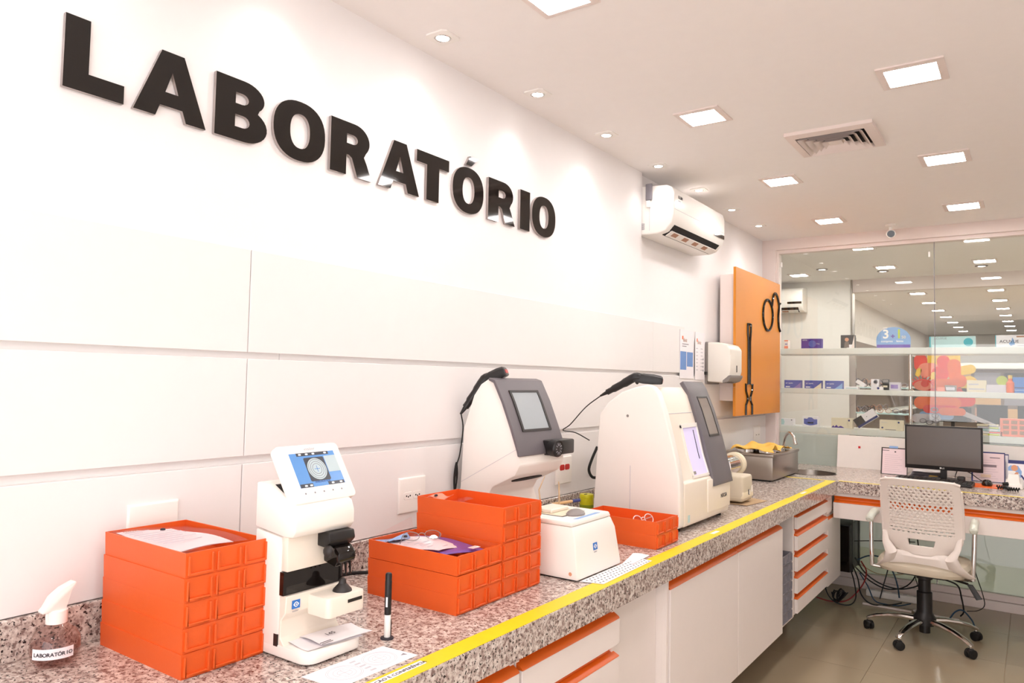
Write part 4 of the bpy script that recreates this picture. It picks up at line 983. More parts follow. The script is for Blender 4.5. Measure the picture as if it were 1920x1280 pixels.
# contents of the tall stack
ZR = CT+5*.0505
t = Thing('orange_pouch', 'clear pouch with dark snap lying in the tall orange stack', 'bag', (-1.50, 1.82, ZR-.03))
t.part('pouch', sheet([(-1.562, 1.735), (-1.42, 1.735), (-1.45, 1.86), (-1.560, 1.85)], ZR-.022, .0008, .006, 8, 21), 'poly_bag')
t.part('fold', sheet([(-1.560, 1.745), (-1.50, 1.745), (-1.51, 1.83), (-1.560, 1.83)], ZR-.012, .0008, .005, 8, 22), 'decal_pink')
t.part('snap_button', MB().lathe([(.006, ZR-.002), (.005, ZR+.003), (.001, ZR+.004)], (-1.530, 1.765, 0), seg=12), 'print_dark')
ZP = CT+2*.0505
spectacles('clear rimmed spectacles lying in the pair of orange trays', (-1.235, 2.655, ZP-.032), math.radians(75), 'nylon_clear', math.radians(-25), rimr=.002)
# ================================================================== ON THE WALL
def wall_plate(label, y0, y1, z0, z1, inserts=None, red=False):
    t = Thing('wall_plate', label, 'wall plate', (WX, (y0+y1)/2, z0))
    pl = t.part('cover', MB().loft([[(WX, y0, z0), (WX, y1, z0), (WX, y1, z1), (WX, y0, z1)], [(WX+.005, y0, z0), (WX+.005, y1, z0), (WX+.005, y1, z1), (WX+.005, y0, z1)],
                            [(WX+.009, y0+.004, z0+.004), (WX+.009, y1-.004, z0+.004), (WX+.009, y1-.004, z1-.004), (WX+.009, y0+.004, z1-.004)]]).bevel(.0015, 2), 'plate_white')
    x1 = WX+.009
    for (a, b, c, d_) in (inserts or []):
        ins = t.part('socket', MB().prism(rrect(a, b, c, d_, .008, 3), 0, x1-.001, x1+.002).bevel(.0008, 1), 'red_plastic' if red else 'plate_white')
        if not red:
            for k in (-1, 0, 1): t.part('pin_hole', MB().lathe([(.0032, x1+.0018), (.003, x1+.0024), (.0005, x1+.0024)], (0, (a+b)/2+.009*k, (c+d_)/2-.003*(k == 0)), 0, 10), 'dark_hole', ins)
    return t
wall_plate('blank white wall plate behind the five-tray orange stack', .933, 1.063, 1.083, 1.198)
wall_plate('white double socket plate above the low orange stack', 1.863, 1.999, 1.048, 1.171, [(1.885, 1.928, 1.095, 1.121), (1.932, 1.975, 1.095, 1.121)])
wall_plate('white plate with two red sockets beside the tracer', 2.882, 3.022, 1.042, 1.168, [(2.912, 2.952, 1.105, 1.131), (2.957, 2.997, 1.105, 1.131)], True)
wall_plate('white socket plate on the far wall near the sink', 5.79, 5.95, 1.06, 1.19, [(5.82, 5.86, 1.11, 1.14), (5.88, 5.92, 1.11, 1.14)])
# posters
def poster(name, label, y0, y1, z0, z1, blue):
    x0 = WX+.001; t = Thing(name, label, 'poster', (x0, (y0+y1)/2, z0))
    t.part('sheet', MB().box(x0, x0+.0035, y0, y1, z0, z1).bevel(.0008, 1), 'paper')
    x1 = x0+.0035; h = z1-z0; w_ = y1-y0
    def blk(nm, a, b, c, d_, m): t.part(nm, MB().box(x1, x1+.0006, y0+a*w_, y0+b*w_, z0+c*h, z0+d_*h), m)
    blk('logo_mark', .14, .22, .80, .87, 'decal_orange')
    t.part('lettering', text_mesh('diniz', .035, (x1+.0006, y0+.20*w_, z0+.755*h), (0,1,0), (0,0,1), .0002, org=t.org), 'tan_print')
    if blue:
        blk('print_block', .02, .44, .18, .555, 'print_blue'); blk('print_block', .49, .92, .25, .55, 'print_blue')
        for k in range(2): blk('print_line', .15, .60-.15*k, .70-.045*k, .715-.045*k, 'print_grey')
    else:
        for k in range(7):
            blk('print_line', .08, .26, .20+.075*k, .215+.075*k, 'print_light'); blk('print_line', .56, .78, .20+.075*k, .215+.075*k, 'print_light')
            if k < 4: blk('print_dot', .80, .86, .18+.08*k, .22+.08*k, 'print_grey')
poster('wall_notice', 'wall notice with two blue blocks of print', 4.318, 4.545, 1.545, 1.850, True)
poster('wall_chart', 'white wall chart with small columns beside the blue-block notice', 4.570, 4.735, 1.540, 1.848, False)
# paper towel dispenser
t = Thing('towel_dispenser', 'white paper towel dispenser with grey lower edge on the wall', 'dispenser', (WX, 4.87, 1.52))
a0, a1 = 4.75, 4.99
t.part('back_plate', MB().prism(rrect(a0, a1, 1.512, 1.795, .015), 0, WX, -1.775).bevel(.002, 1), 'dispenser_grey')
sh = [(-1.775, 1.530), (-1.66, 1.523), (-1.635, 1.545), (-1.618, 1.60), (-1.618, 1.745), (-1.64, 1.775), (-1.70, 1.790), (-1.775, 1.792)]
cv = t.part('cover', MB().prism(sh, 1, a0+.002, a1-.002).bevel(.010, 3), 'dispenser_white')
t.part('grey_lip', MB().prism([(-1.67, 1.520), (-1.632, 1.533), (-1.614, 1.560), (-1.614, 1.575), (-1.63, 1.572), (-1.67, 1.54)], 1, a0+.001, a1-.001).bevel(.002, 1), 'dispenser_grey')
t.part('sight_slot', MB().box(-1.6185, -1.6165, 4.872, 4.884, 1.595, 1.640), 'dark_hole', cv)
t.part('latch', MB().box(WX, WX+.02, a0-.02, a0, 1.575, 1.595), 'black_plastic')
t.part('paper_towel', sheet([(-1.72, 4.80), (-1.64, 4.80), (-1.64, 4.93), (-1.72, 4.93)], 1.49, .03, .004, 6, 31), 'paper')
# orange board with tool and spectacles outline
BX = -1.668; B0, B1, BZ0, BZ1 = 5.005, 6.085, 1.297, 2.326
t = Thing('orange_board', 'orange wall board with black screwdriver and spectacles outlines', 'board', (BX-.02, 5.55, BZ0))
bd = t.part('board', MB().box(BX-.018, BX, B0, B1, BZ0, BZ1).bevel(.001, 1), 'orange_board')
t.part('rear_box', MB().box(WX+.0005, BX-.018, B0+.03, B1-.05, 1.40, 2.28), 'frame_white')
def outline(name, pts, rad, closed=False):
    t.part(name, MB().tube([(BX+.004, a, b) for a, b in pts], rad, 8, closed), 'gloss_black', bd)
for s_ in (-1, 1):
    c_ = 5.286
    outline('tool_outline', smooth_path([(c_, 1.948, 0), (c_+s_*.033, 1.948, 0), (c_+s_*.034, 1.90, 0), (c_+s_*.018, 1.82, 0)], 3) and [(c_, 1.948), (c_+s_*.034, 1.948), (c_+s_*.034, 1.895), (c_+s_*.018, 1.82), (c_+s_*.017, 1.518), (c_+s_*.075, 1.516), (c_+s_*.068, 1.470), (c_+s_*.030, 1.425), (c_+s_*.030, 1.405), (c_+s_*.068, 1.370), (c_+s_*.070, 1.300)], .009)
outline('spectacles_outline', circ(5.738, 2.050, .125, .118, 36), .010, True)
outline('spectacles_outline', [(p.x, p.y) for p in smooth_path([(5.846, 2.13, 0), (5.870, 2.20, 0), (5.925, 2.238, 0), (5.985, 2.222, 0), (6.03, 2.165, 0), (6.035, 2.13, 0), (6.015, 2.06, 0), (6.03, 1.985, 0), (6.068, 1.945, 0)], 5)], .010)
outline('spectacles_outline', [(6.036, 2.145), (6.055, 2.165), (6.078, 2.170)], .009)
# ================================================================== AIR CONDITIONER
def air_conditioner(label, org, L, rz, detail=True):
    """local: back on x=0, front towards +x, runs along +y, z up from its bottom"""
    t = Thing('air_conditioner', label, 'air conditioner', org, rz, None, True)
    pr = [(0, 0), (.12, .0), (.165, .012), (.205, .055), (.218, .105), (.218, .22), (.205, .252), (.17, .268), (.05, .275), (0, .275)]
    bd = t.part('body', MB().prism(pr, 1, 0, L).bevel(.008, 3), 'plate_white')
    # front louvre opening along the rounded lower edge
    def strip(a, b, c0, c1, m, nm, ya, yb, par=bd):
        A, B = Vector(a), Vector(b); d_ = (B-A).normalized(); n_ = Vector((d_.y, -d_.x))
        mb = MB(); mb.loft([[(p.x+n_.x*c, y_, p.y+n_.y*c) for p, c in ((A, c0), (B, c0), (B, c1), (A, c1))] for y_ in (ya, yb)]); t.part(nm, mb, m, par)
    strip((.128, .0), (.168, .016), -.002, .002, 'dark_hole', 'outlet_slot', .05, L-.05)
    strip((.170, .018), (.200, .048), -.002, .002, 'dark_hole', 'outlet_slot', .05, L-.05)
    strip((.140, -.001), (.178, .022), .003, .007, 'plate_white', 'flap', .06, L-.06)
    for k in range(4): strip((.150, .006), (.172, .020), .0068, .0085, 'tan_print', 'flap_slot', .10+k*(L-.2)/4, .10+k*(L-.2)/4+.07)
    t.part('display_strip', MB().box(.217, .2195, L*.775, L*.985, .088, .112), 'gloss_black', bd)
    t.part('front_seam', MB().box(.2175, .2188, .004, L-.004, .128, .1295), 'print_light', bd)
    if detail:
        t.part('lettering', text_mesh('ELGIN', .022, (.2188, .055, .196), (0,1,0), (0,0,1), .0004, bold=.0006), 'print_dark', bd)
        t.part('lettering', text_mesh('inverter', .010, (.2188, .056, .180), (0,1,0), (0,0,1), .0002), 'print_grey', bd)
        for k in range(9): t.part('side_vent', MB().box(.022, .042, -.0008, .001, .028+.0042*k, .030+.0042*k), 'print_grey', bd)
        t.part('side_seam', MB().box(.071, .073, -.0008, .001, .02, .19), 'print_light', bd)
        t.part('bracket', MB().box(.05, .09, -.014, -.0005, .19, .285).bevel(.006, 2), 'crate_grey')
        t.part('bracket_tab', MB().box(.055, .08, -.012, -.0005, .15, .19).bevel(.004, 2), 'plate_white')
    return t
air_conditioner('white wall air conditioner high on the lettered wall', (WX-.03, 3.775, 2.345), .81, 0)
# ================================================================== DESK
# white sheet standing against the glass
t = Thing('white_sheet', 'blank white board leaning on the glass behind the monitor', 'board', (-.95, 6.10, CT))
t.part('board', MB().hexa([(-1.243, 6.085, CT), (-.55, 6.085, CT), (-.55, 6.091, CT), (-1.243, 6.091, CT), (-1.243, 6.128, 1.142), (-.55, 6.128, 1.142), (-.55, 6.134, 1.142), (-1.243, 6.134, 1.142)]).bevel(.001, 1), 'shop_wall')
t.part('red_tag', MB().box(-1.095, -1.080, 6.106, 6.112, 1.050, 1.066), 'red_plastic')
t = Thing('white_sheet', 'blank white board leaning on the glass right of the monitor', 'board', (.1, 6.10, CT))
t.part('board', MB().hexa([(-.54, 6.085, CT), (.6, 6.085, CT), (.6, 6.091, CT), (-.54, 6.091, CT), (-.54, 6.128, 1.13), (.6, 6.128, 1.13), (.6, 6.134, 1.13), (-.54, 6.134, 1.13)]).bevel(.001, 1), 'shop_wall')
# monitor
t = Thing('monitor', 'black desktop monitor with dark screen on the corner desk', 'monitor', (-.505, 5.77, CT))
a0, a1, z0, z1, yf = -.734, -.280, .968, 1.263, 5.745
hs = t.part('housing', MB().box(a0, a1, yf, yf+.022, z0, z1).bevel(.004, 2), 'black_plastic')
t.part('rear_bulge', MB().loft([[(a0+.06, yf+.022, z0+.03), (a1-.06, yf+.022, z0+.03), (a1-.06, yf+.022, z1-.05), (a0+.06, yf+.022, z1-.05)], [(a0+.12, yf+.045, z0+.06), (a1-.12, yf+.045, z0+.06), (a1-.12, yf+.045, z1-.1), (a0+.12, yf+.045, z1-.1)]]), 'black_plastic', hs)
t.part('screen', MB().box(a0+.012, a1-.012, yf-.0015, yf+.001, z0+.026, z1-.013), 'screen_off', hs)
t.part('logo_mark', MB().prism(circ(-.522, z0+.013, .0055, n=16), 1, yf-.0012, yf+.001), 'bright_white', hs)
t.part('lettering', text_mesh('LG', .013, (-.5145, yf-.0012, z0+.0085), (1,0,0), (0,0,1), .0002, org=t.org), 'bright_white', hs)
t.part('neck', MB().box(-.525, -.487, yf+.012, yf+.045, CT+.012, z0+.05).bevel(.003, 1), 'black_plastic')
t.part('stand_base', MB().prism(rrect(-.60, -.41, 5.66, 5.84, .04), 2, CT, CT+.012).bevel(.003, 2), 'black_plastic')
# keyboard
t = Thing('keyboard', 'black keyboard in front of the monitor', 'keyboard', (-.54, 5.53, CT))
t.part('case', MB().hexa([(-.775, 5.46, CT), (-.325, 5.42, CT), (-.315, 5.56, CT), (-.765, 5.60, CT), (-.775, 5.46, CT+.014), (-.325, 5.42, CT+.014), (-.315, 5.56, CT+.026), (-.765, 5.60, CT+.026)]).bevel(.003, 1), 'black_plastic')
kd = Vector((.45, -.04, 0)); ke = Vector((.01, .14, .012))
for row in range(5):
    ky = MB()
    for k in range(17):
        o_ = Vector((-.772, 5.463, CT+.0142))+kd*(.012+.0573*k)+ke*(.06+.185*row)
        ky.hexa([o_, o_+kd*.047, o_+kd*.047+ke*.15, o_+ke*.15, o_+Vector((0, 0, .004)), o_+kd*.047+Vector((0, 0, .004)), o_+kd*.047+ke*.15+Vector((0, 0, .004)), o_+ke*.15+Vector((0, 0, .004))])
    t.part('key_row', ky, 'dark_plastic')
t = Thing('mouse', 'black computer mouse on the orange mat', 'mouse', (-.255, 5.63, CT+.004))
t.part('shell', MB().loft([[(-.255+x_*.031*s_, 5.63+y_*.055*s_, CT+.004+h_) for x_, y_ in circ(0, 0, 1, n=18)] for s_, h_ in ((.95, 0), (1, .01), (.92, .022), (.7, .032), (.35, .037), (.05, .038))]), 'gloss_black')
t.part('wheel', MB().lathe([(.006, -.258), (.006, -.252)], (0, 5.60, CT+.036), 0, 12), 'dark_plastic')
t.part('cable', MB().tube(smooth_path([(-.255, 5.685, CT+.015), (-.30, 5.74, CT+.025), (-.36, 5.80, CT+.06), (-.42, 5.80, CT+.075), (-.44, 5.83, CT+.04), (-.45, 5.9, CT+.01)], 5), .003, 6), 'cable_black')
single('mouse_mat', MB().prism(rrect(-.345, -.165, 5.52, 5.72, .01), 2, CT, CT+.004), 'decal_orange', 'orange mouse mat under the black mouse', 'mouse mat', (-.255, 5.62, CT))
# papers under the monitor
t = Thing('paper_pile', 'low pile of papers and plastic sleeves under the monitor', 'paper', (-.62, 5.93, CT))
for k in range(5): t.part('sheet', sheet([(-.725+.006*k, 5.86), (-.52, 5.87), (-.53+.006*k, 6.04), (-.72, 6.03)], CT+.008*k, .003, .002, 5, 40+k), 'paper_grey' if k % 2 else 'paper')
t.part('yellow_pad', MB().box(-.60, -.55, 5.84, 5.862, CT, CT+.014), 'cloth_yellow')
single('adapter', MB().box(-.42, -.375, 5.635, 5.685, CT, CT+.045).bevel(.008, 2), 'black_plastic', 'small black adapter block behind the keyboard', 'adapter', (-.40, 5.66, CT))
def clipboard(name, label, x0, x1, y0, zt, m, lean=.05, paper='paper', extra=True):
    t = Thing(name, label, 'clipboard', ((x0+x1)/2, y0, CT))
    h = zt-CT
    def pr(a0, a1, b0, b1, c0, c1, nm, m_):
        def q(a, b, c): return (x0+(x1-x0)*a, y0+lean*b+c, CT+h*b)
        t.part(nm, MB().hexa([q(a0, b0, c0), q(a1, b0, c0), q(a1, b0, c1), q(a0, b0, c1), q(a0, b1, c0), q(a1, b1, c0), q(a1, b1, c1), q(a0, b1, c1)]), m_)
    pr(0, 1, 0, 1, 0, .004, 'board', m)
    pr(.05, .97, .02, .96, -.0015, 0, 'sheet', paper)
    for k in range(9): pr(.14, .80-.08*(k % 3), .12+.075*k, .128+.075*k, -.0022, -.0015, 'print_line', 'print_light')
    return t, pr
t, pr = clipboard('clipboard', 'dark clipboard with plastic covered form left of the monitor', -.905, -.735, 5.86, 1.085, 'shop_dark')
pr(.30, .62, .985, 1.06, -.006, .006, 'clip', 'light_blue')
pr(.50, .56, .83, .87, -.003, -.001, 'snap_button', 'print_dark'); pr(.03, .99, .03, .97, -.0034, -.003, 'plastic_sleeve', 'poly_bag')
pr(.05, .30, .88, .90, -.003, -.0022, 'logo_text', 'print_dark')
t, pr = clipboard('clipboard', 'navy clipboard with pinned form right of the monitor', -.355, -.165, 5.88, 1.095, 'navy')
pr(.28, .58, .15, .25, -.004, -.002, 'yellow_note', 'cream'); pr(.35, .75, .50, .58, -.003, -.002, 'print_block', 'print_grey'); pr(.55, .85, .80, .83, -.003, -.002, 'print_block', 'print_grey')
pr(.03, .99, .03, .97, -.0048, -.0044, 'plastic_sleeve', 'poly_bag')
clipboard('clipboard', 'second navy clipboard peeking out behind the pinned one', -.26, -.146, 5.915, 1.085, 'navy')
# calendar
t = Thing('calendar', 'desk calendar with a baby photo and blue header', 'calendar', (-.02, 5.86, CT))
c0, c1, cy_ = -.148, .10, 5.84
def cq(a, b, c): return (c0+(c1-c0)*a, cy_+.05*b+c, CT+.155*b)
def cp(nm, prof, k0, k1, m): 
    mb = MB(); mb.loft([[cq(a, b, k0) for a, b in prof], [cq(a, b, k1) for a, b in prof]]); t.part(nm, mb, m)
cp('board', [(0,0),(1,0),(1,1),(0,1)], 0, .003, 'paper')
cp('header', [(.0,.86),(1,.86),(1,1),(0,1)], -.0008, 0, 'navy')
cp('photo', [(.0,.30),(.28,.30),(.30,.55),(.22,.78),(.05,.78),(0,.7)], -.0008, 0, 'light_blue')
cp('photo_face', circ(.14, .68, .075, .125, 16), -.0016, -.0008, 'skin_print')
cp('photo_body', [(.0,.32),(.25,.32),(.25,.45),(.14,.56),(.0,.56)], -.0014, -.0008, 'bright_white')
cp('photo_arm', [(.08,.32),(.24,.32),(.22,.52),(.17,.52)], -.002, -.0014, 'skin_print')
cp('swoosh', [(.26,.40),(.30,.42),(.46,.02),(.42,.02)], -.0008, 0, 'navy')
t.part('lettering', text_mesh('2020', .019, cq(.38, .90, -.001), (1,0,0), (0,.3,1), .0001, org=t.org), 'bright_white')
# card reader with coiled lead
t = Thing('card_terminal', 'small white desk terminal with coiled black lead', 'terminal', (-.115, 5.66, CT))
t.part('base', MB().hexa([(-.165, 5.60, CT), (-.065, 5.60, CT), (-.06, 5.74, CT), (-.16, 5.74, CT), (-.16, 5.61, CT+.022), (-.07, 5.61, CT+.022), (-.065, 5.74, CT+.05), (-.155, 5.74, CT+.05)]).bevel(.004, 2), 'plate_white')
t.part('cradle', MB().hexa([(-.15, 5.63, CT+.024), (-.08, 5.63, CT+.024), (-.078, 5.70, CT+.04), (-.148, 5.70, CT+.04), (-.142, 5.66, CT+.082), (-.088, 5.66, CT+.082), (-.085, 5.71, CT+.082), (-.14, 5.71, CT+.082)]).bevel(.005, 2), 'plate_white')
t.part('display', MB().box(-.055, -.035, 5.70, 5.705, CT+.05, CT+.062), 'print_dark')
coil = [(-.20+.0009*k+.02*math.sin(k*.05), 5.52+.012*math.cos(k*.9)-.0003*k+.02*math.sin(k*.045), CT+.012+.010*math.sin(k*.9)) for k in range(130)]
t.part('coiled_lead', MB().tube(coil, .0035, 5), 'cable_black')
coil = [(-.17+.0006*k, 5.585+.011*math.cos(k*.9), CT+.025+.010*math.sin(k*.9)+.0001*k) for k in range(50)]
t.part('coiled_lead', MB().tube(coil, .0032, 5), 'cable_black')
# ================================================================== UNDER THE DESK
t = Thing('computer_tower', 'black computer tower hung under the desk', 'computer', (-1.155, 5.80, .22))
t.part('case', MB().box(-1.25, -1.065, 5.63, 6.0, .22, .545).bevel(.005, 2), 'black_plastic')
t.part('front_panel', MB().box(-1.248, -1.067, 5.62, 5.63, .225, .54).bevel(.003, 1), 'gloss_black')
for yy in (5.70, 5.94):
    t.part('hanger', MB().box(-1.255, -1.25, yy, yy+.02, .215, .665), 'dark_plastic'); t.part('hanger', MB().box(-1.065, -1.061, yy, yy+.02, .215, .665), 'dark_plastic'); t.part('hanger', MB().box(-1.255, -1.061, yy, yy+.02, .211, .2195), 'dark_plastic')
t = Thing('power_strip', 'long white power strip on the floor under the desk', 'power strip', (-.86, 5.98, 0))
t.part('body', MB().box(-1.02, -.66, 5.955, 6.005, 0, .045).bevel(.006, 2), 'plate_white')
for k in range(5): t.part('socket', MB().lathe([(.016, .045), (.015, .0465), (.001, .0465)], (-.98+.07*k, 5.98, 0), seg=14), 'paper_grey')
single('cover_strip', MB().box(-1.0, -.42, 5.70, 5.72, 0, .012).bevel(.003, 1), 'frame_white', 'loose white plastic cover strip on the floor', 'strip', (-.7, 5.71, 0)).rotation_euler = (0, 0, 0)
def cable(label, pts, m, rad=.005):
    single('cable', MB().tube(smooth_path(pts, 7), rad, 6), m, label, 'cable', tuple(pts[0]), 'cables under the desk')
cable('black cable sagging from the computer tower to the chair post', [(-1.06, 5.78, .30), (-1.0, 5.80, .20), (-.90, 5.83, .13), (-.78, 5.86, .11), (-.66, 5.88, .16), (-.60, 5.90, .26), (-.58, 5.92, .35), (-.62, 5.94, .40)], 'cable_black')
cable('blue cable arching from the computer tower to the floor', [(-1.06, 5.85, .27), (-.98, 5.86, .31), (-.90, 5.88, .30), (-.84, 5.90, .22), (-.81, 5.92, .12), (-.80, 5.93, .03)], 'cable_blue')
cable('red cable crossing the floor by the tower', [(-1.28, 5.60, .02), (-1.18, 5.62, .006), (-1.08, 5.64, .03), (-1.0, 5.70, .13), (-.98, 5.74, .22), (-1.02, 5.78, .28)], 'cable_red')
cable('black cable dropping from the tower into the floor tangle', [(-1.06, 5.68, .27), (-1.02, 5.66, .18), (-1.0, 5.66, .08), (-.94, 5.68, .02), (-.84, 5.76, .012), (-.78, 5.88, .01)], 'cable_black')
cable('black cable looping on the floor beneath the corner cabinet', [(-1.24, 5.60, .17), (-1.20, 5.58, .06), (-1.14, 5.58, .012), (-1.06, 5.60, .010), (-1.03, 5.64, .06), (-1.05, 5.68, .16), (-1.08, 5.70, .24)], 'cable_black', .0045)
cable('thin black cable running level from the tower', [(-1.06, 5.75, .42), (-.98, 5.80, .425), (-.86, 5.86, .43), (-.70, 5.95, .43)], 'cable_black', .003)
cable('tan cable drooping behind the black ones', [(-1.06, 5.95, .22), (-.95, 6.0, .16), (-.82, 6.02, .17), (-.70, 6.03, .21), (-.60, 6.04, .22)], 'cable_tan', .003)
cable('black cable falling behind the chair post', [(-.74, 5.95, .50), (-.73, 5.95, .35), (-.70, 5.95, .18), (-.66, 5.95, .06), (-.64, 5.95, .02)], 'cable_black', .003)
cable('black cable angling down right of the chair post', [(-.58, 5.70, .26), (-.50, 5.72, .25), (-.43, 5.74, .22), (-.41, 5.76, .14), (-.40, 5.78, .05), (-.42, 5.80, .01)], 'cable_black', .005)
cable('thin black cable hanging below the chair seat at right', [(-.33, 5.60, .42), (-.32, 5.62, .34), (-.29, 5.66, .22), (-.28, 5.70, .13), (-.32, 5.74, .08), (-.38, 5.76, .06)], 'cable_black', .0028)
cable('dark blue cable lying across the floor strip', [(-.47, 5.66, .02), (-.44, 5.70, .06), (-.40, 5.72, .07), (-.35, 5.68, .03), (-.33, 5.62, .006)], 'cable_blue')
cable('grey blue cable trailing over the floor left of the chair', [(-1.02, 5.72, .21), (-.97, 5.74, .12), (-.93, 5.75, .03), (-.86, 5.78, .008), (-.78, 5.80, .01), (-.72, 5.86, .02)], 'cable_blue', .004)
cable('black cable rising steeply beside the blue arch', [(-.92, 5.90, .008), (-.90, 5.92, .10), (-.87, 5.95, .24), (-.86, 5.98, .40), (-.85, 6.0, .60)], 'cable_black', .004)
cable('black cable crossing in front of the power strip', [(-1.05, 5.74, .24), (-.96, 5.78, .15), (-.86, 5.84, .10), (-.76, 5.90, .12), (-.70, 5.94, .20), (-.68, 5.97, .34), (-.70, 6.0, .52)], 'cable_black', .0045)
tn = MB()
for k in range(7):
    a_ = k*.9; tn.tube(smooth_path([(-1.16+.03*math.cos(a_+q*1.1)+.008*q, 5.60+.012*k+.01*math.sin(q), .05+.04*math.sin(a_+q*1.3)) for q in range(7)], 4), .0035, 5)
single('cable_tangle', tn, 'cable_black', 'tangle of black cables on the floor below the tower', 'cable', (-1.13, 5.62, .02))
# ================================================================== OFFICE CHAIR (local: sitter faces +y)
t = Thing('office_chair', 'white perforated-back swivel chair with chrome arms', 'chair', (-.560, 5.165, 0), math.radians(-3), None, True)
t.part('gas_column', MB().lathe([(.030, .045), (.030, .09), (.062, .095), (.062, .135), (.045, .16), (.042, .17), (.042, .285), (.034, .29), (.034, .405)], seg=24), 'black_plastic')
t.part('column_collar', MB().lathe([(.0345, .36), (.045, .365), (.045, .395), (.0345, .40)], seg=20, caps=False), 'dark_plastic')
for k in range(5):
    a = math.radians(182+72*k); c_, s_ = math.cos(a), math.sin(a)
    L = []
    for rr_, zz, wd, hh in ((.045, .118, .024, .018), (.12, .118, .023, .017), (.20, .108, .021, .014), (.27, .090, .019, .012), (.315, .070, .017, .010), (.322, .066, .010, .008)):
        pts = []
        for q in range(10):
            b = 2*PI*q/10; w_, h_ = wd*math.cos(b), hh*math.sin(b); pts.append((rr_*c_-w_*s_, rr_*s_+w_*c_, zz+h_))
        L.append(pts)
    lg = t.part('base_leg', MB().loft(L), 'chrome')
    cx_, cy_ = .31*c_, .31*s_; ang = a+random.uniform(-1, 1); d_ = Vector((math.cos(ang), math.sin(ang), 0))
    wh = MB()
    for s2 in (-1, 1):
        c2 = Vector((cx_, cy_, .026))+d_*.014*s2; wh.tube([c2-d_*.009, c2-d_*.007, c2+d_*.007, c2+d_*.009], [.021, .026, .026, .021], 18)
    t.part('caster', wh, 'rubber', lg)
    t.part('caster_hood', MB().ball((cx_, cy_, .040), .022, .022, .018, 12), 'black_plastic', lg)
    t.part('caster_stem', MB().cyl((cx_, cy_, .03), (cx_, cy_, .075), .008, .008, 10), 'chrome', lg)
t.part('seat_plate', MB().box(-.13, .13, -.12, .12, .395, .418).bevel(.005, 1), 'black_plastic')
# seat pad
L = []
for s_, zz in ((.80, .415), (.95, .420), (1.0, .440), (1.0, .462), (.94, .484), (.75, .494), (.3, .497), (.02, .497)):
    L.append([(x_*.245*s_, .02+y_*.235*s_, zz) for x_, y_ in [(math.copysign(abs(math.cos(2*PI*k/36))**.55, math.cos(2*PI*k/36)), math.copysign(abs(math.sin(2*PI*k/36))**.55, math.sin(2*PI*k/36))) for k in range(36)]])
t.part('seat', MB().loft(L), 'chair_pad')
t.part('seat_shell', MB().loft([[(x_*.235*s_, .02+y_*.225*s_, zz) for x_, y_ in [(math.copysign(abs(math.cos(2*PI*k/36))**.55, math.cos(2*PI*k/36)), math.copysign(abs(math.sin(2*PI*k/36))**.55, math.sin(2*PI*k/36))) for k in range(36)]] for s_, zz in ((.6, .405), (.97, .418), (1.0, .428))]), 'black_plastic')
# perforated back shell
HB0, HB1 = .545, .985
def half_w(v):        # half width of the shell at height fraction v
    if v < .24: return .105+.095*math.sin(min(1, v/.24)*PI/2)**.9
    return .200+.004*math.sin((v-.24)/.76*PI)-.004*((v-.24)/.76)
def back_y(u_, v): return -.225-.050*(v-.15)**2*2.0-.03*(v) + .045*(u_*u_)
nu, nv = 116, 118
mb = MB(); V_ = {}
def bp(i, j):
    if (i, j) not in V_:
        v = j/nv; u_ = -1+2*i/nu; hw = half_w(v)
        top = 1-(.012*max(0, abs(u_)-.8)/.2) if v > .97 else 1
        e = v
        # round the two upper corners
        if v > .9 and abs(u_) > .86: hw -= .030*((v-.9)/.1)**2.2*((abs(u_)-.86)/.14)
        V_[(i, j)] = mb.bm.verts.new((.022+1.04*u_*hw, back_y(u_, v), HB0+(HB1-HB0)*e))
    return V_[(i, j)]
for i in range(nu):
    for j in range(nv):
        u_ = -1+2*(i+.5)/nu; v = (j+.5)/nv; X_ = u_*half_w(v)
        hole = False
        if abs(X_) < .158 and .27 < v < .93-.03*abs(X_)/.158:
            px_, pz_ = .0252, .0180
            fa = max(0, (v-.30)/.63); Z_ = (v-.27)*(HB1-HB0)
            row = math.floor(Z_/pz_); fx = ((X_+ (px_/2 if row % 2 else 0)) / px_) % 1-.5; fz = (Z_/pz_) % 1-.5
            if v > .50: hole = abs(fx)*1.05+abs(fz)*.72 < .42
            else: hole = (fx/.36)**2+(fz/.22)**2 < 1
        # handle opening
        if .115 < v < .205 and abs(X_) < .070+.12*(v-.205): hole = True
        if not hole: mb.bm.faces.new([bp(i, j), bp(i+1, j), bp(i+1, j+1), bp(i, j+1)])
bk = t.part('backrest', mb, 'chair_white')
so = bk.modifiers.new('thick', 'SOLIDIFY'); so.thickness = .010; so.offset = 0
t.part('brand_tag', MB().box(-.008, .040, -.231, -.2275, HB0+.030, HB0+.042), 'dispenser_grey', bk)
t.part('back_rim', MB().tube([(.022+s2*half_w(v)*1.04, back_y(s2, v), HB0+(HB1-HB0)*v) for s2, v in [(-1, .26+.62*k/16) for k in range(17)]], .008, 8), 'chair_white', bk)
t.part('back_rim', MB().tube([(.022+s2*half_w(v)*1.04, back_y(s2, v), HB0+(HB1-HB0)*v) for s2, v in [(1, .26+.62*k/16) for k in range(17)]], .008, 8), 'chair_white', bk)
t.part('back_rim', MB().tube([(.022-.204+.408*k/16, back_y(-1+2*k/16, .985), HB1-.002-.014*abs(-1+k/8)**6) for k in range(17)], .008, 8), 'chair_white', bk)
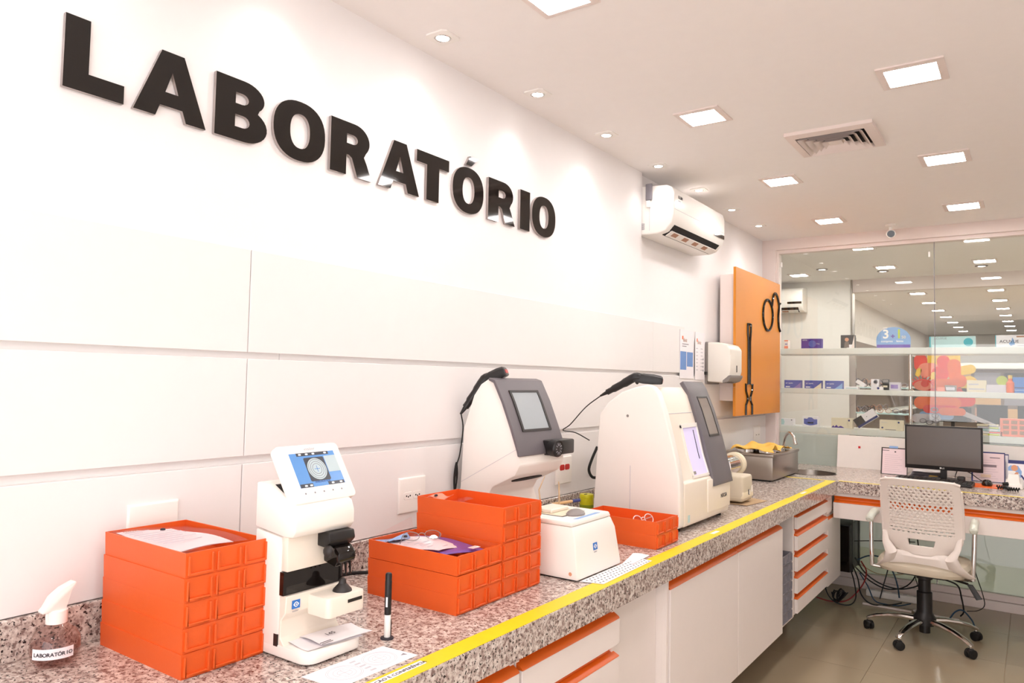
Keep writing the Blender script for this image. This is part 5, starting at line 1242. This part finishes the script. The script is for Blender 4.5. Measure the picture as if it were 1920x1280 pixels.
# rear yoke that carries the back: two flaring wings and a cross web
for s_ in (-1, 1):
    L = []
    for x_, y_, zz, wd, hh in ((.190, -.200, .660, .012, .016), (.180, -.215, .600, .020, .022), (.150, -.228, .545, .032, .030), (.165, -.205, .495, .034, .026), (.205, -.165, .455, .030, .016), (.235, -.12, .432, .022, .012)):
        L.append([(.018+s_*x_*1.03+wd*math.cos(2*PI*q/12), y_+hh*.5*math.sin(2*PI*q/12), zz+hh*.5*math.sin(2*PI*q/12+.6)) for q in range(12)])
    t.part('yoke_wing', MB().loft(L), 'chair_white')
mb = MB(); L = []
for k in range(17):
    x_ = -.165+.33*k/16; q = abs(x_)/.165
    x_ += .018; L.append([(x_, -.226+.02*q, .548+.012*q), (x_, -.236+.02*q, .530), (x_, -.228+.02*q, .492-.018*q*q), (x_, -.216+.02*q, .492-.018*q*q), (x_, -.212+.02*q, .53), (x_, -.214+.02*q, .548+.012*q)])
t.part('yoke_web', mb.loft(L), 'chair_white')
for s_ in (-1, 1):
    ar = t.part('arm_post', MB().tube(smooth_path([(s_*.265, -.12, .420), (s_*.268, -.115, .50), (s_*.272, -.105, .60), (s_*.274, -.095, .695), (s_*.274, -.085, .705)], 4), .0125, 14), 'chrome')
    t.part('arm_pad', MB().tube(smooth_path([(s_*.274, -.150, .700), (s_*.273, -.120, .715), (s_*.27, -.05, .735), (s_*.268, -.02, .738), (s_*.266, .0, .735)], 4), [.014]+[.022]*15+[.012], 12), 'arm_green', ar)
    t.part('arm_bracket', MB().tube([(s_*.265, -.12, .424), (s_*.20, -.10, .418), (s_*.10, -.06, .41)], [.011, .014, .014], 10), 'chrome', ar)
t.part('tilt_lever', MB().tube([(.12, -.06, .405), (.24, -.12, .398)], .007, 8), 'black_plastic')
t.part('lever_paddle', MB().hexa([(.235, -.135, .40), (.265, -.135, .40), (.265, -.125, .40), (.235, -.125, .40), (.285, -.17, .325), (.315, -.165, .335), (.315, -.157, .335), (.285, -.16, .325)]).bevel(.003, 2), 'black_plastic')
# ================================================================== THE SHOP BEYOND THE GLASS
SX0, SX1, SY1 = -4.2, 3.2, 19.0
fs = struct('floor_shop', MB().box(SX0, SX1, GY+.12, SY1, -.06, 0), 'floor_shop')
struct('ceiling_shop', MB().box(SX0, SX1, GY+.10, SY1, CEIL, CEIL+.1), 'ceiling_paint')
struct('wall_shop_left', MB().box(SX0-.1, SX0, GY+.1, 9.0, 0, CEIL), 'shop_wall')
struct('wall_shop_front', MB().box(SX0, WX-.2, GY, GY+.1, 0, CEIL), 'shop_wall')
struct('wall_shop_return', MB().box(SX0, -1.66, 8.85, 8.97, 0, CEIL), 'shop_wall')
struct('wall_shop_side', MB().box(-2.1, -1.98, 8.97, SY1, 0, CEIL), 'shop_wall')
struct('wall_shop_end', MB().box(-2.1, SX1, SY1, SY1+.1, 0, CEIL), 'shop_wall')
struct('wall_shop_right', MB().box(SX1, SX1+.1, GY+.1, SY1, 0, CEIL), 'shop_wall')
struct('trim_1', MB().box(-1.660, -1.640, 8.84, 8.98, 0, CEIL).bevel(.002, 1), 'steel')
# lower beam across the shop
struct('trim_2', MB().box(-1.64, SX1, 8.86, 8.96, 2.56, CEIL), 'frame_white')
for ci, x in enumerate((-2.05, LX[0], LX[1])):
    for k in range(10 if ci else 2):
        y = 6.80+1.22*k
        if ci == 0: y = 8.2 if k == 0 else 7.0
        if 8.7 < y < 9.1: y = 9.25
        nm = ['far left row', 'left row', 'right row'][ci]
        panel_light(x, y, 'ceiling light panel past the glass, %s one in the %s' % (ORD[k], nm), 'ceiling light panels of the shop', .1, 'shop_emit')
for x in (.5, 1.35, 2.2):  # further unseen rows, added to brighten the shop
    for k in range(7): panel_light(x, 6.80+1.22*k, 'added ceiling light panel of the shop out of view', 'added ceiling light panels of the shop out of view', .1, 'shop_emit')
for k, (x, y) in enumerate(((-1.75, 7.9), (-1.25, 8.3), (-.40, 8.35))):
    t = Thing('shop_downlight', 'small round downlight past the glass, %s from the left' % ORD[k], 'downlight', (x, y, CEIL), 0, 'downlights of the shop', True)
    t.part('trim_ring', MB().lathe([(.055, 0), (.055, -.006), (.035, -.008), (.034, -.002)], seg=20, caps=False), 'dispenser_grey')
    t.part('lamp', MB().lathe([(.033, -.002), (.03, -.006), (.001, -.008)], seg=16), 'lamp_emit')
air_conditioner('small white air conditioner seen through the glass', (-2.86, 8.85, 2.35), .74, math.radians(-90), False)
# display shelves just behind the glass
SH = ((1.765, 1.815, 'upper'), (1.452, 1.494, 'middle'), (1.140, 1.188, 'lower'))
S0, S1_ = GY+.04, GY+.30
for z0, z1, nm in SH:
    t = Thing('display_shelf', 'long white %s display shelf behind the glass' % nm, 'shelf', (0, GY+.17, z0))
    t.part('board', MB().box(-1.74 if nm != 'lower' else -1.76, XR+1, S0, S1_, z0, z1).bevel(.002, 1), 'shelf_white')
    t.part('front_edge', MB().box(-1.74, XR+1, S0-.004, S0-.0005, z0+.004, z1-.004), 'shelf_white')
for z0, z1, nm in ((1.494, 1.765, 'upper'), (1.188, 1.452, 'lower')):
    t = Thing('shelf_post', 'chrome %s post between the display shelves' % nm, 'post', (-.76, S0+.05, z0))
    t.part('tube', MB().cyl((-.76, S0+.05, z0), (-.76, S0+.05, z1), .0125, .0125, 16), 'chrome')
    t.part('flange', MB().lathe([(.024, z0), (.022, z0+.006), (.0125, z0+.012)], (-.76, S0+.05, 0), seg=18, caps=False), 'chrome')
YI = S0+.05
def pack(name, label, x, z, w, h, m, cat='box', d=.06, deco=(), rz=0, y=YI):
    """small carton on a shelf; deco = list of (kind, a0, a1, b0, b1, material) on its front in fractions"""
    t = Thing(name, label, cat, (x, y, z), rz, None, True)
    bd = t.part('carton', MB().box(-w/2, w/2, 0, d, 0, h).bevel(.0012, 1), m)
    for dc in deco:
        if dc[0] == 't':
            t.part('lettering', text_mesh(dc[1], dc[4]*h, (-w/2+dc[2]*w, -.0008, dc[3]*h), (1,0,0), (0,0,1), .0002), dc[5], bd)
        elif dc[0] == 'c':
            t.part('print_disc', MB().prism(circ(-w/2+dc[1]*w, dc[2]*h, dc[3]*h, n=18), 1, -.0012, .0005), dc[4], bd)
        elif dc[0] == 'p':
            t.part('print_shape', MB().prism([(-w/2+a*w, b*h) for a, b in dc[1]], 1, -.0010, .0005), dc[2], bd)
        else:
            t.part('print_block', MB().box(-w/2+dc[1]*w, -w/2+dc[2]*w, -.0008, .0005, dc[3]*h, dc[4]*h), dc[5], bd)
    return t
ZU, ZM, ZW = 1.815, 1.494, 1.188
def X_at(px): return PXTAB(px)
import bisect
def PXTAB(px, y=YI):
    d_ = r*((px-960)/1382.44) + u*0 + f; return d_.x/d_.y*y
xx = PXTAB
# upper shelf
t = pack('solution_bottle_box', 'pale box with orange base at the left end of the upper shelf', xx(1474), ZU, .030, .07, 'frame_white', deco=(('b', 0, 1, 0, .32, 'decal_pink'), ('b', 0, 1, .9, 1, 'decal_orange'), ('b', .2, .8, .5, .6, 'lens_blue')))
pack('lens_carton', 'deep purple lens carton on the upper shelf', xx(1521), ZU, .155, .080, 'lens_purple', deco=(('t', 'OPTIX', .06, .80, .16, 'bright_white'), ('c', .55, .48, .36, 'lens_blue'), ('t', 'Night & Day', .40, .42, .20, 'print_light')))
pack('portrait_carton', 'dark carton with a portrait on the upper shelf', xx(1589), ZU, .100, .105, 'shop_dark', deco=(('c', .45, .66, .14, 'skin_print'), ('p', [(.25,.05),(.62,.05),(.6,.45),(.45,.56),(.3,.45)], 'brown_wall'), ('p', [(.78,0),(1,0),(1,1)], 'frame_white'), ('b', .45, .85, .02, .28, 'paper')))
t = Thing('promo_sign', 'round blue sign reading 3+1 on the upper shelf', 'sign', (xx(1675), YI, ZU), 0, None, True)
bd = t.part('board', MB().prism([(-.115, 0), (.115, 0), (.118, .05)]+[(.118*math.cos(PI*k/20), .062+.098*math.sin(PI*k/20)) for k in range(1, 20)]+[(-.118, .05)], 1, 0, .006), 'light_blue')
t.part('lower_band', MB().box(-.114, .114, -.001, .0, .002, .026), 'violet', bd)
for tx, sz, ox, oz, m_ in (('3', .095, -.075, .075, 'bright_white'), ('+', .05, -.018, .072, 'violet'), ('1', .095, .015, .075, 'lime'), ('ano', .02, -.07, .150, 'bright_white'), ('comprou', .022, -.085, .045, 'bright_white'), ('levou', .022, .02, .045, 'bright_white'), ('50', .03, .055, .072, 'cream')):
    t.part('lettering', text_mesh(tx, sz, (ox, -.0012, oz), (1,0,0), (0,0,1), .0004, bold=.002 if sz > .04 else .0005), m_, bd)
pack('teal_carton', 'long teal carton lettered ACUVUE on the upper shelf', xx(1785), ZU, .290, .082, 'pale_teal', deco=(('b', 0, .03, 0, 1, 'teal_print'), ('t', 'ACUVUE', .10, .74, .26, 'print_grey'), ('c', .85, .48, .36, 'teal_print'), ('t', 'OASYS', .79, .52, .14, 'bright_white'), ('t', 'WITH', .81, .34, .10, 'bright_white')))
pack('white_carton', 'white carton lettered ACUVUE at the right of the upper shelf', xx(1906), ZU, .250, .086, 'paper', deco=(('b', 0, .02, 0, 1, 'teal_print'), ('t', 'ACUVUE', .10, .36, .34, 'print_dark'), ('p', [(.36,.10),(.46,.22),(.44,.60),(.40,.80),(.38,.5),(.32,.30)], 'light_blue'), ('b', .52, .8, .10, .14, 'print_light'), ('b', .50, .75, .80, .92, 'tan_print')))
# middle shelf
for k, (px_, m2, lb) in enumerate(((1486, 'lens_mauve', 'blue lens carton with mauve corner, leftmost on the middle shelf'), (1524, 'cream', 'blue lens carton with a white curve on the middle shelf'), (1563, 'light_blue', 'blue lens carton with sky corner on the middle shelf'))):
    pack('lens_carton', lb, xx(px_), ZM, .128, .064, 'lens_blue', deco=(('p', [(.55,0),(1,0),(1,.75),(.85,.45)], m2), ('t', 'air optix', .08, .55, .26, 'bright_white'), ('b', .08, .34, .10, .22, 'bright_white'), ('b', 0, .02, 0, 1, 'navy')))
pack('flat_carton', 'flat white carton lying on the middle shelf', xx(1596), ZM, .10, .022, 'paper', deco=(('b', .1, .9, .2, .5, 'pale_teal'),))
t = pack('tilted_carton', 'small white carton tipped over on the middle shelf', xx(1611), ZM+.012, .07, .026, 'paper'); t.o.rotation_euler = (0, math.radians(35), 0); t.o.location.z = ZM+.036
pack('drops_carton', 'upright white carton with blue dot on the middle shelf', xx(1640), ZM, .055, .082, 'paper', deco=(('c', .60, .74, .20, 'print_light'), ('c', .60, .74, .16, 'paper')))
pack('dot_carton', 'low white carton with navy dot on the middle shelf', xx(1647), ZM, .07, .024, 'paper', y=YI-.02, d=.02, deco=(('c', .5, .5, .36, 'navy'),))
pack('dark_carton', 'narrow dark carton with silver stripe on the middle shelf', xx(1660), ZM, .045, .082, 'shop_dark', deco=(('b', .1, .9, .72, .95, 'dispenser_grey'), ('b', .1, .8, .25, .42, 'cream')))
pack('photo_carton', 'grey photo carton beside the dark carton on the middle shelf', xx(1677), ZM, .075, .060, 'paper_grey', deco=(('b', .15, .8, .2, .7, 'lens_mauve'),))
pack('price_card', 'pale price card right of the chrome post', xx(1765), ZM, .062, .030, 'decal_pink')
pack('silver_case', 'silver case lying by the orange cutout', xx(1781), ZM, .07, .045, 'dispenser_grey', deco=(('b', .1, .9, .2, .7, 'paper_grey'),))
pack('pale_carton', 'pale carton near the right of the middle shelf', xx(1830), ZM, .12, .085, 'cream', deco=(('b', .1, .9, .2, .3, 'print_light'), ('b', .1, .6, .6, .7, 'print_light')))
pack('pale_carton', 'small pale carton next to the blue folder', xx(1866), ZM, .12, .055, 'paper_grey')
pack('blue_folder', 'bright blue folder at the right of the middle shelf', xx(1914), ZM, .10, .11, 'logo_blue', deco=(('b', .1, .9, .3, .36, 'navy'), ('b', .1, .9, .15, .2, 'light_blue')))
t = Thing('lamp_bottle', 'small orange bottle by the blue folder', 'bottle', (xx(1893), YI, ZM), 0, None, True)
t.part('bottle', MB().lathe([(.020, 0), (.024, .004), (.024, .07), (.012, .085), (.012, .10)], seg=18), 'decal_orange'); t.part('cap', MB().lathe([(.013, .10), (.013, .122), (.01, .124)], seg=14), 'decal_yellow')
t = Thing('green_disc', 'lime green disc stand on the middle shelf', 'stand', (xx(1877), YI+.08, ZM), 0, None, True)
t.part('disc', MB().prism(circ(0, .085, .035, n=24), 1, 0, .006), 'lime'); t.part('foot', MB().box(-.012, .012, -.01, .02, 0, .052), 'cream')
# lower shelf
pack('teal_swirl_carton', 'white carton with teal swirl at the left of the lower shelf', xx(1476), ZW, .10, .055, 'paper', deco=(('p', [(.0,.1),(.25,.1),(.3,.5),(.2,.95),(.0,.9)], 'pale_teal'), ('c', .85, .8, .08, 'print_dark')))
pack('blue_badge_carton', 'white carton with a blue badge on the lower shelf', xx(1519), ZW, .120, .080, 'paper', deco=(('p', [(.1,.25),(.3,.15),(.5,.1),(.7,.15),(.95,.25),(.95,.75),(.75,.72),(.6,.9),(.4,.9),(.3,.75),(.1,.78)], 'lens_blue'), ('p', [(.33,.3),(.72,.3),(.68,.5),(.5,.4),(.38,.5)], 'bright_white')))
pack('confetti_carton', 'white carton with purple confetti base on the lower shelf', xx(1578), ZW, .155, .078, 'cream', deco=(('c', .84, .78, .09, 'navy'), ('p', [(.0,.02),(.1,.25),(.15,.1),(.25,.3),(.32,.1),(.45,.22),(.6,.05),(.6,.02)], 'lens_purple'), ('t', 'clariti', .08, .7, .14, 'print_light')))
t = pack('tipped_carton', 'white and navy carton tipped on its corner on the lower shelf', xx(1633)-.02, ZW, .165, .075, 'paper', deco=(('b', 0, .42, .22, 1, 'shop_dark'), ('b', 0, 1, 0, .22, 'navy'), ('c', .6, .6, .04, 'print_dark')))
t.o.rotation_euler = (0, math.radians(-35), 0); t.o.location.z = ZW+.052; t.o.location.x -= .0
pack('dotted_carton', 'white carton with navy dots right of the tipped carton', xx(1670), ZW, .160, .078, 'cream', deco=(('c', .82, .80, .09, 'navy'), ('c', .12, .25, .09, 'navy'), ('t', 'Biofinity', .08, .72, .16, 'print_light'), ('b', .25, .7, .04, .10, 'print_grey')))
pack('lens_sample_box', 'pink sample box with brown pockets on the lower shelf', xx(1908), ZW, .22, .125, 'decal_pink', deco=tuple(('b', .08+.22*a, .24+.22*a, .12+.29*b, .32+.29*b, 'tan_print') for a in range(4) for b in range(3)))
for k in range(5):
    pack('flat_catalogue', 'flat catalogue in the low pile on the lower shelf, %s from the bottom' % ORD[k], xx(1850)+.008*(k % 2), ZW+.016*k, .17-.01*k, .014, ('cream', 'paper', 'pale_teal', 'paper_grey', 'cream')[k], 'catalogue', deco=(('b', .5, .9, .2, .8, ('lime', 'decal_red', 'paper', 'lime', 'print_light')[k]),))
# orange cut-out display on its own stand a little way into the shop
CY = 6.72
t = Thing('paper_cutout', 'orange and yellow cut-out decoration with a red eye behind the shelves', 'decoration', (PXTAB(1757, CY), CY, 0), 0, None, True)
t.part('foot', MB().prism(circ(0, 0, .16, n=28), 2, 0, .012), 'steel')
t.part('pole', MB().cyl((0, .012, .012), (0, .012, 1.60), .010, .010, 12), 'steel')
def lobe(a, b, w_, h_, m_, q, rot=0):
    P = rrect(-w_, w_, -h_, h_, min(w_, h_)*.98, 6); c2, s2 = math.cos(rot), math.sin(rot)
    t.part('petal', MB().prism([(a+x_*c2-z_*s2, b+x_*s2+z_*c2) for x_, z_ in P], 1, -.0035*q, -.0035*q+.003), m_)
lobes = [(-.115, 1.715, .048, .070, 'decal_red', 0, .05), (-.02, 1.765, .050, .085, 'decal_yellow', 0, 0), (.105, 1.755, .052, .090, 'decal_yellow', 0, 0), (.045, 1.70, .045, .075, 'decal_red', 1, .1),
         (.185, 1.66, .075, .035, 'decal_yellow', 1, .2), (.115, 1.665, .045, .080, 'decal_orange', 2, 0), (-.06, 1.66, .075, .055, 'decal_pink', 2, 0), (.02, 1.63, .060, .060, 'decal_red', 3, 0),
         (.215, 1.545, .055, .070, 'decal_yellow', 2, 0), (.14, 1.575, .060, .050, 'decal_orange', 3, 0), (-.13, 1.64, .018, .035, 'decal_yellow', 4, -.3), (-.03, 1.61, .016, .035, 'decal_yellow', 4, -.3),
         (-.085, 1.64, .030, .045, 'decal_pink', 4, 0), (.05, 1.55, .10, .040, 'decal_orange', 4, 0), (.01, 1.52, .13, .030, 'decal_red', 3, 0), (.12, 1.48, .12, .040, 'decal_red', 2, 0), (.02, 1.465, .12, .030, 'decal_orange', 4, 0),
         (.17, 1.42, .085, .045, 'decal_red', 1, .1), (-.09, 1.40, .075, .050, 'decal_orange', 2, .1), (.04, 1.40, .12, .045, 'decal_orange', 3, 0), (.02, 1.35, .12, .032, 'decal_red', 4, 0), (.10, 1.335, .09, .030, 'decal_orange', 5, 0), (-.01, 1.30, .12, .030, 'light_blue', 1, 0), (-.08, 1.275, .10, .035, 'paper_grey', 2, 0)]
for a in lobes: lobe(*a)
t.part('eye_white', MB().prism(circ(-.10, 1.535, .065, .040, 24), 1, -.022, -.019), 'decal_pink')
t.part('iris', MB().prism(circ(-.085, 1.55, .028, .028, 20), 1, -.025, -.0225), 'decal_red')
t.part('eyelid', MB().tube([(-.10+.070*math.cos(PI*k/14), -.021, 1.535+.045*math.sin(PI*k/14)) for k in range(15)], .007, 6), 'decal_red')
for k in range(9):
    a = math.radians(25+130*k/8); t.part('lash', MB().bar((-.10+.066*math.cos(a), -.021, 1.535+.044*math.sin(a)), (-.10+.098*math.cos(a), -.021, 1.535+.075*math.sin(a)), .007, .003, (0,1,0)), 'decal_red')
for a, b in ((-.10, 1.255), (-.055, 1.245), (-.01, 1.26), (-.015, 1.30), (-.02, 1.345)): t.part('ring', MB().tube([(a+.022*math.cos(2*PI*q/18), -.024, b+.016*math.sin(2*PI*q/18)) for q in range(18)], .004, 5, closed=True), 'print_grey')
t.part('paper_blade', MB().prism([(.05, 1.35), (.42, 1.21), (.44, 1.225), (.12, 1.37)], 1, -.002, .001), 'paper_grey')
# farther into the shop: wall display, counter, spectacles, panels
t = Thing('display_wall', 'brown display wall unit receding along the far shop side', 'display', (-1.9, 13.5, 0))
t.part('backboard', MB().box(-1.979, -1.93, 9.4, 18.5, .1, 2.12).bevel(.003, 1), 'brown_wall')
for z_ in (.8, 1.15, 1.5): t.part('shelf', MB().box(-1.93, -1.70, 9.4, 18.5, z_, z_+.03), 'shelf_white')
t.part('plinth', MB().box(-1.93, -1.65, 9.4, 18.5, 0, .45), 'shelf_white')
gi = 0
for z_ in (.83, 1.18, 1.53):
    for k in range(5):
        spectacles('pair of spectacles on the far display wall beyond the glass', (-1.80, 9.7+.55*k, z_), math.radians(70), ('print_dark', 'tan_print', 'print_grey')[(k+gi) % 3], 0, 'spectacles on the far display wall', 2.2, .002)
    gi += 1
for k, y in enumerate((7.9,)):
    t = Thing('frame_display', 'mirrored display stand with spectacles behind the shelves', 'display', (-1.25, y, 0))
    t.part('base', MB().box(-1.50, -1.0, y, y+.35, 0, .75).bevel(.004, 1), 'brown_wall')
    t.part('mirror', MB().box(-1.50, -1.44, y+.02, y+.05, .75, 2.0), 'chrome')
    for z_ in (1.0, 1.25, 1.5): t.part('glass_shelf', MB().box(-1.44, -1.0, y+.04, y+.30, z_, z_+.012), 'pale_teal')
    for z_ in (1.012, 1.262, 1.512):
        for q in range(3): spectacles('spectacles on the glass stand behind the display shelves', (-1.34+.14*q, y+.10, z_+.0005), math.radians(10*q-10), ('print_dark', 'tan_print', 'print_grey')[q], 0, 'spectacles on the glass stand', 1.1, .0022)
t = Thing('shop_counter', 'long pale sales counter across the shop', 'counter', (.2, 11.0, 0))
t.part('front', MB().box(-1.1, 2.6, 10.7, 11.2, 0, .98).bevel(.004, 1), 'shop_dark'); t.part('top', MB().box(-1.15, 2.65, 10.65, 11.25, .98, 1.02).bevel(.003, 1), 'wood')
for k in range(5):
    t = Thing('counter_monitor', 'dark monitor on the sales counter, %s from the left' % ORD[k], 'monitor', (-.85+.42*k, 10.9, 1.02))
    x_ = -.85+.42*k; t.part('screen', MB().box(x_-.16, x_+.16, 10.88, 10.91, 1.09, 1.32).bevel(.004, 1), 'black_plastic'); t.part('neck', MB().box(x_-.02, x_+.02, 10.9, 10.93, 1.02, 1.12), 'dark_plastic'); t.part('foot', MB().box(x_-.08, x_+.08, 10.85, 10.98, 1.02, 1.03), 'dark_plastic')
t = Thing('back_cabinet', 'pale storage cabinet along the far end of the shop', 'cabinet', (.5, 15.0, 0))
t.part('body', MB().box(-1.3, 3.0, 14.8, 15.2, 0, 1.85).bevel(.004, 1), 'brown_wall')
for k in range(10):
    for z_ in (.95, 1.25, 1.55): t.part('cubby', MB().box(-1.25+.42*k, -.88+.42*k, 14.79, 14.80, z_, z_+.24), ('tan_print', 'shop_dark', 'print_grey', 'wood')[(k*3+int(z_*10)) % 4])
t.part('light_valance', MB().box(-1.35, 3.05, 14.7, 14.8, 1.86, 1.95), 'shelf_white')
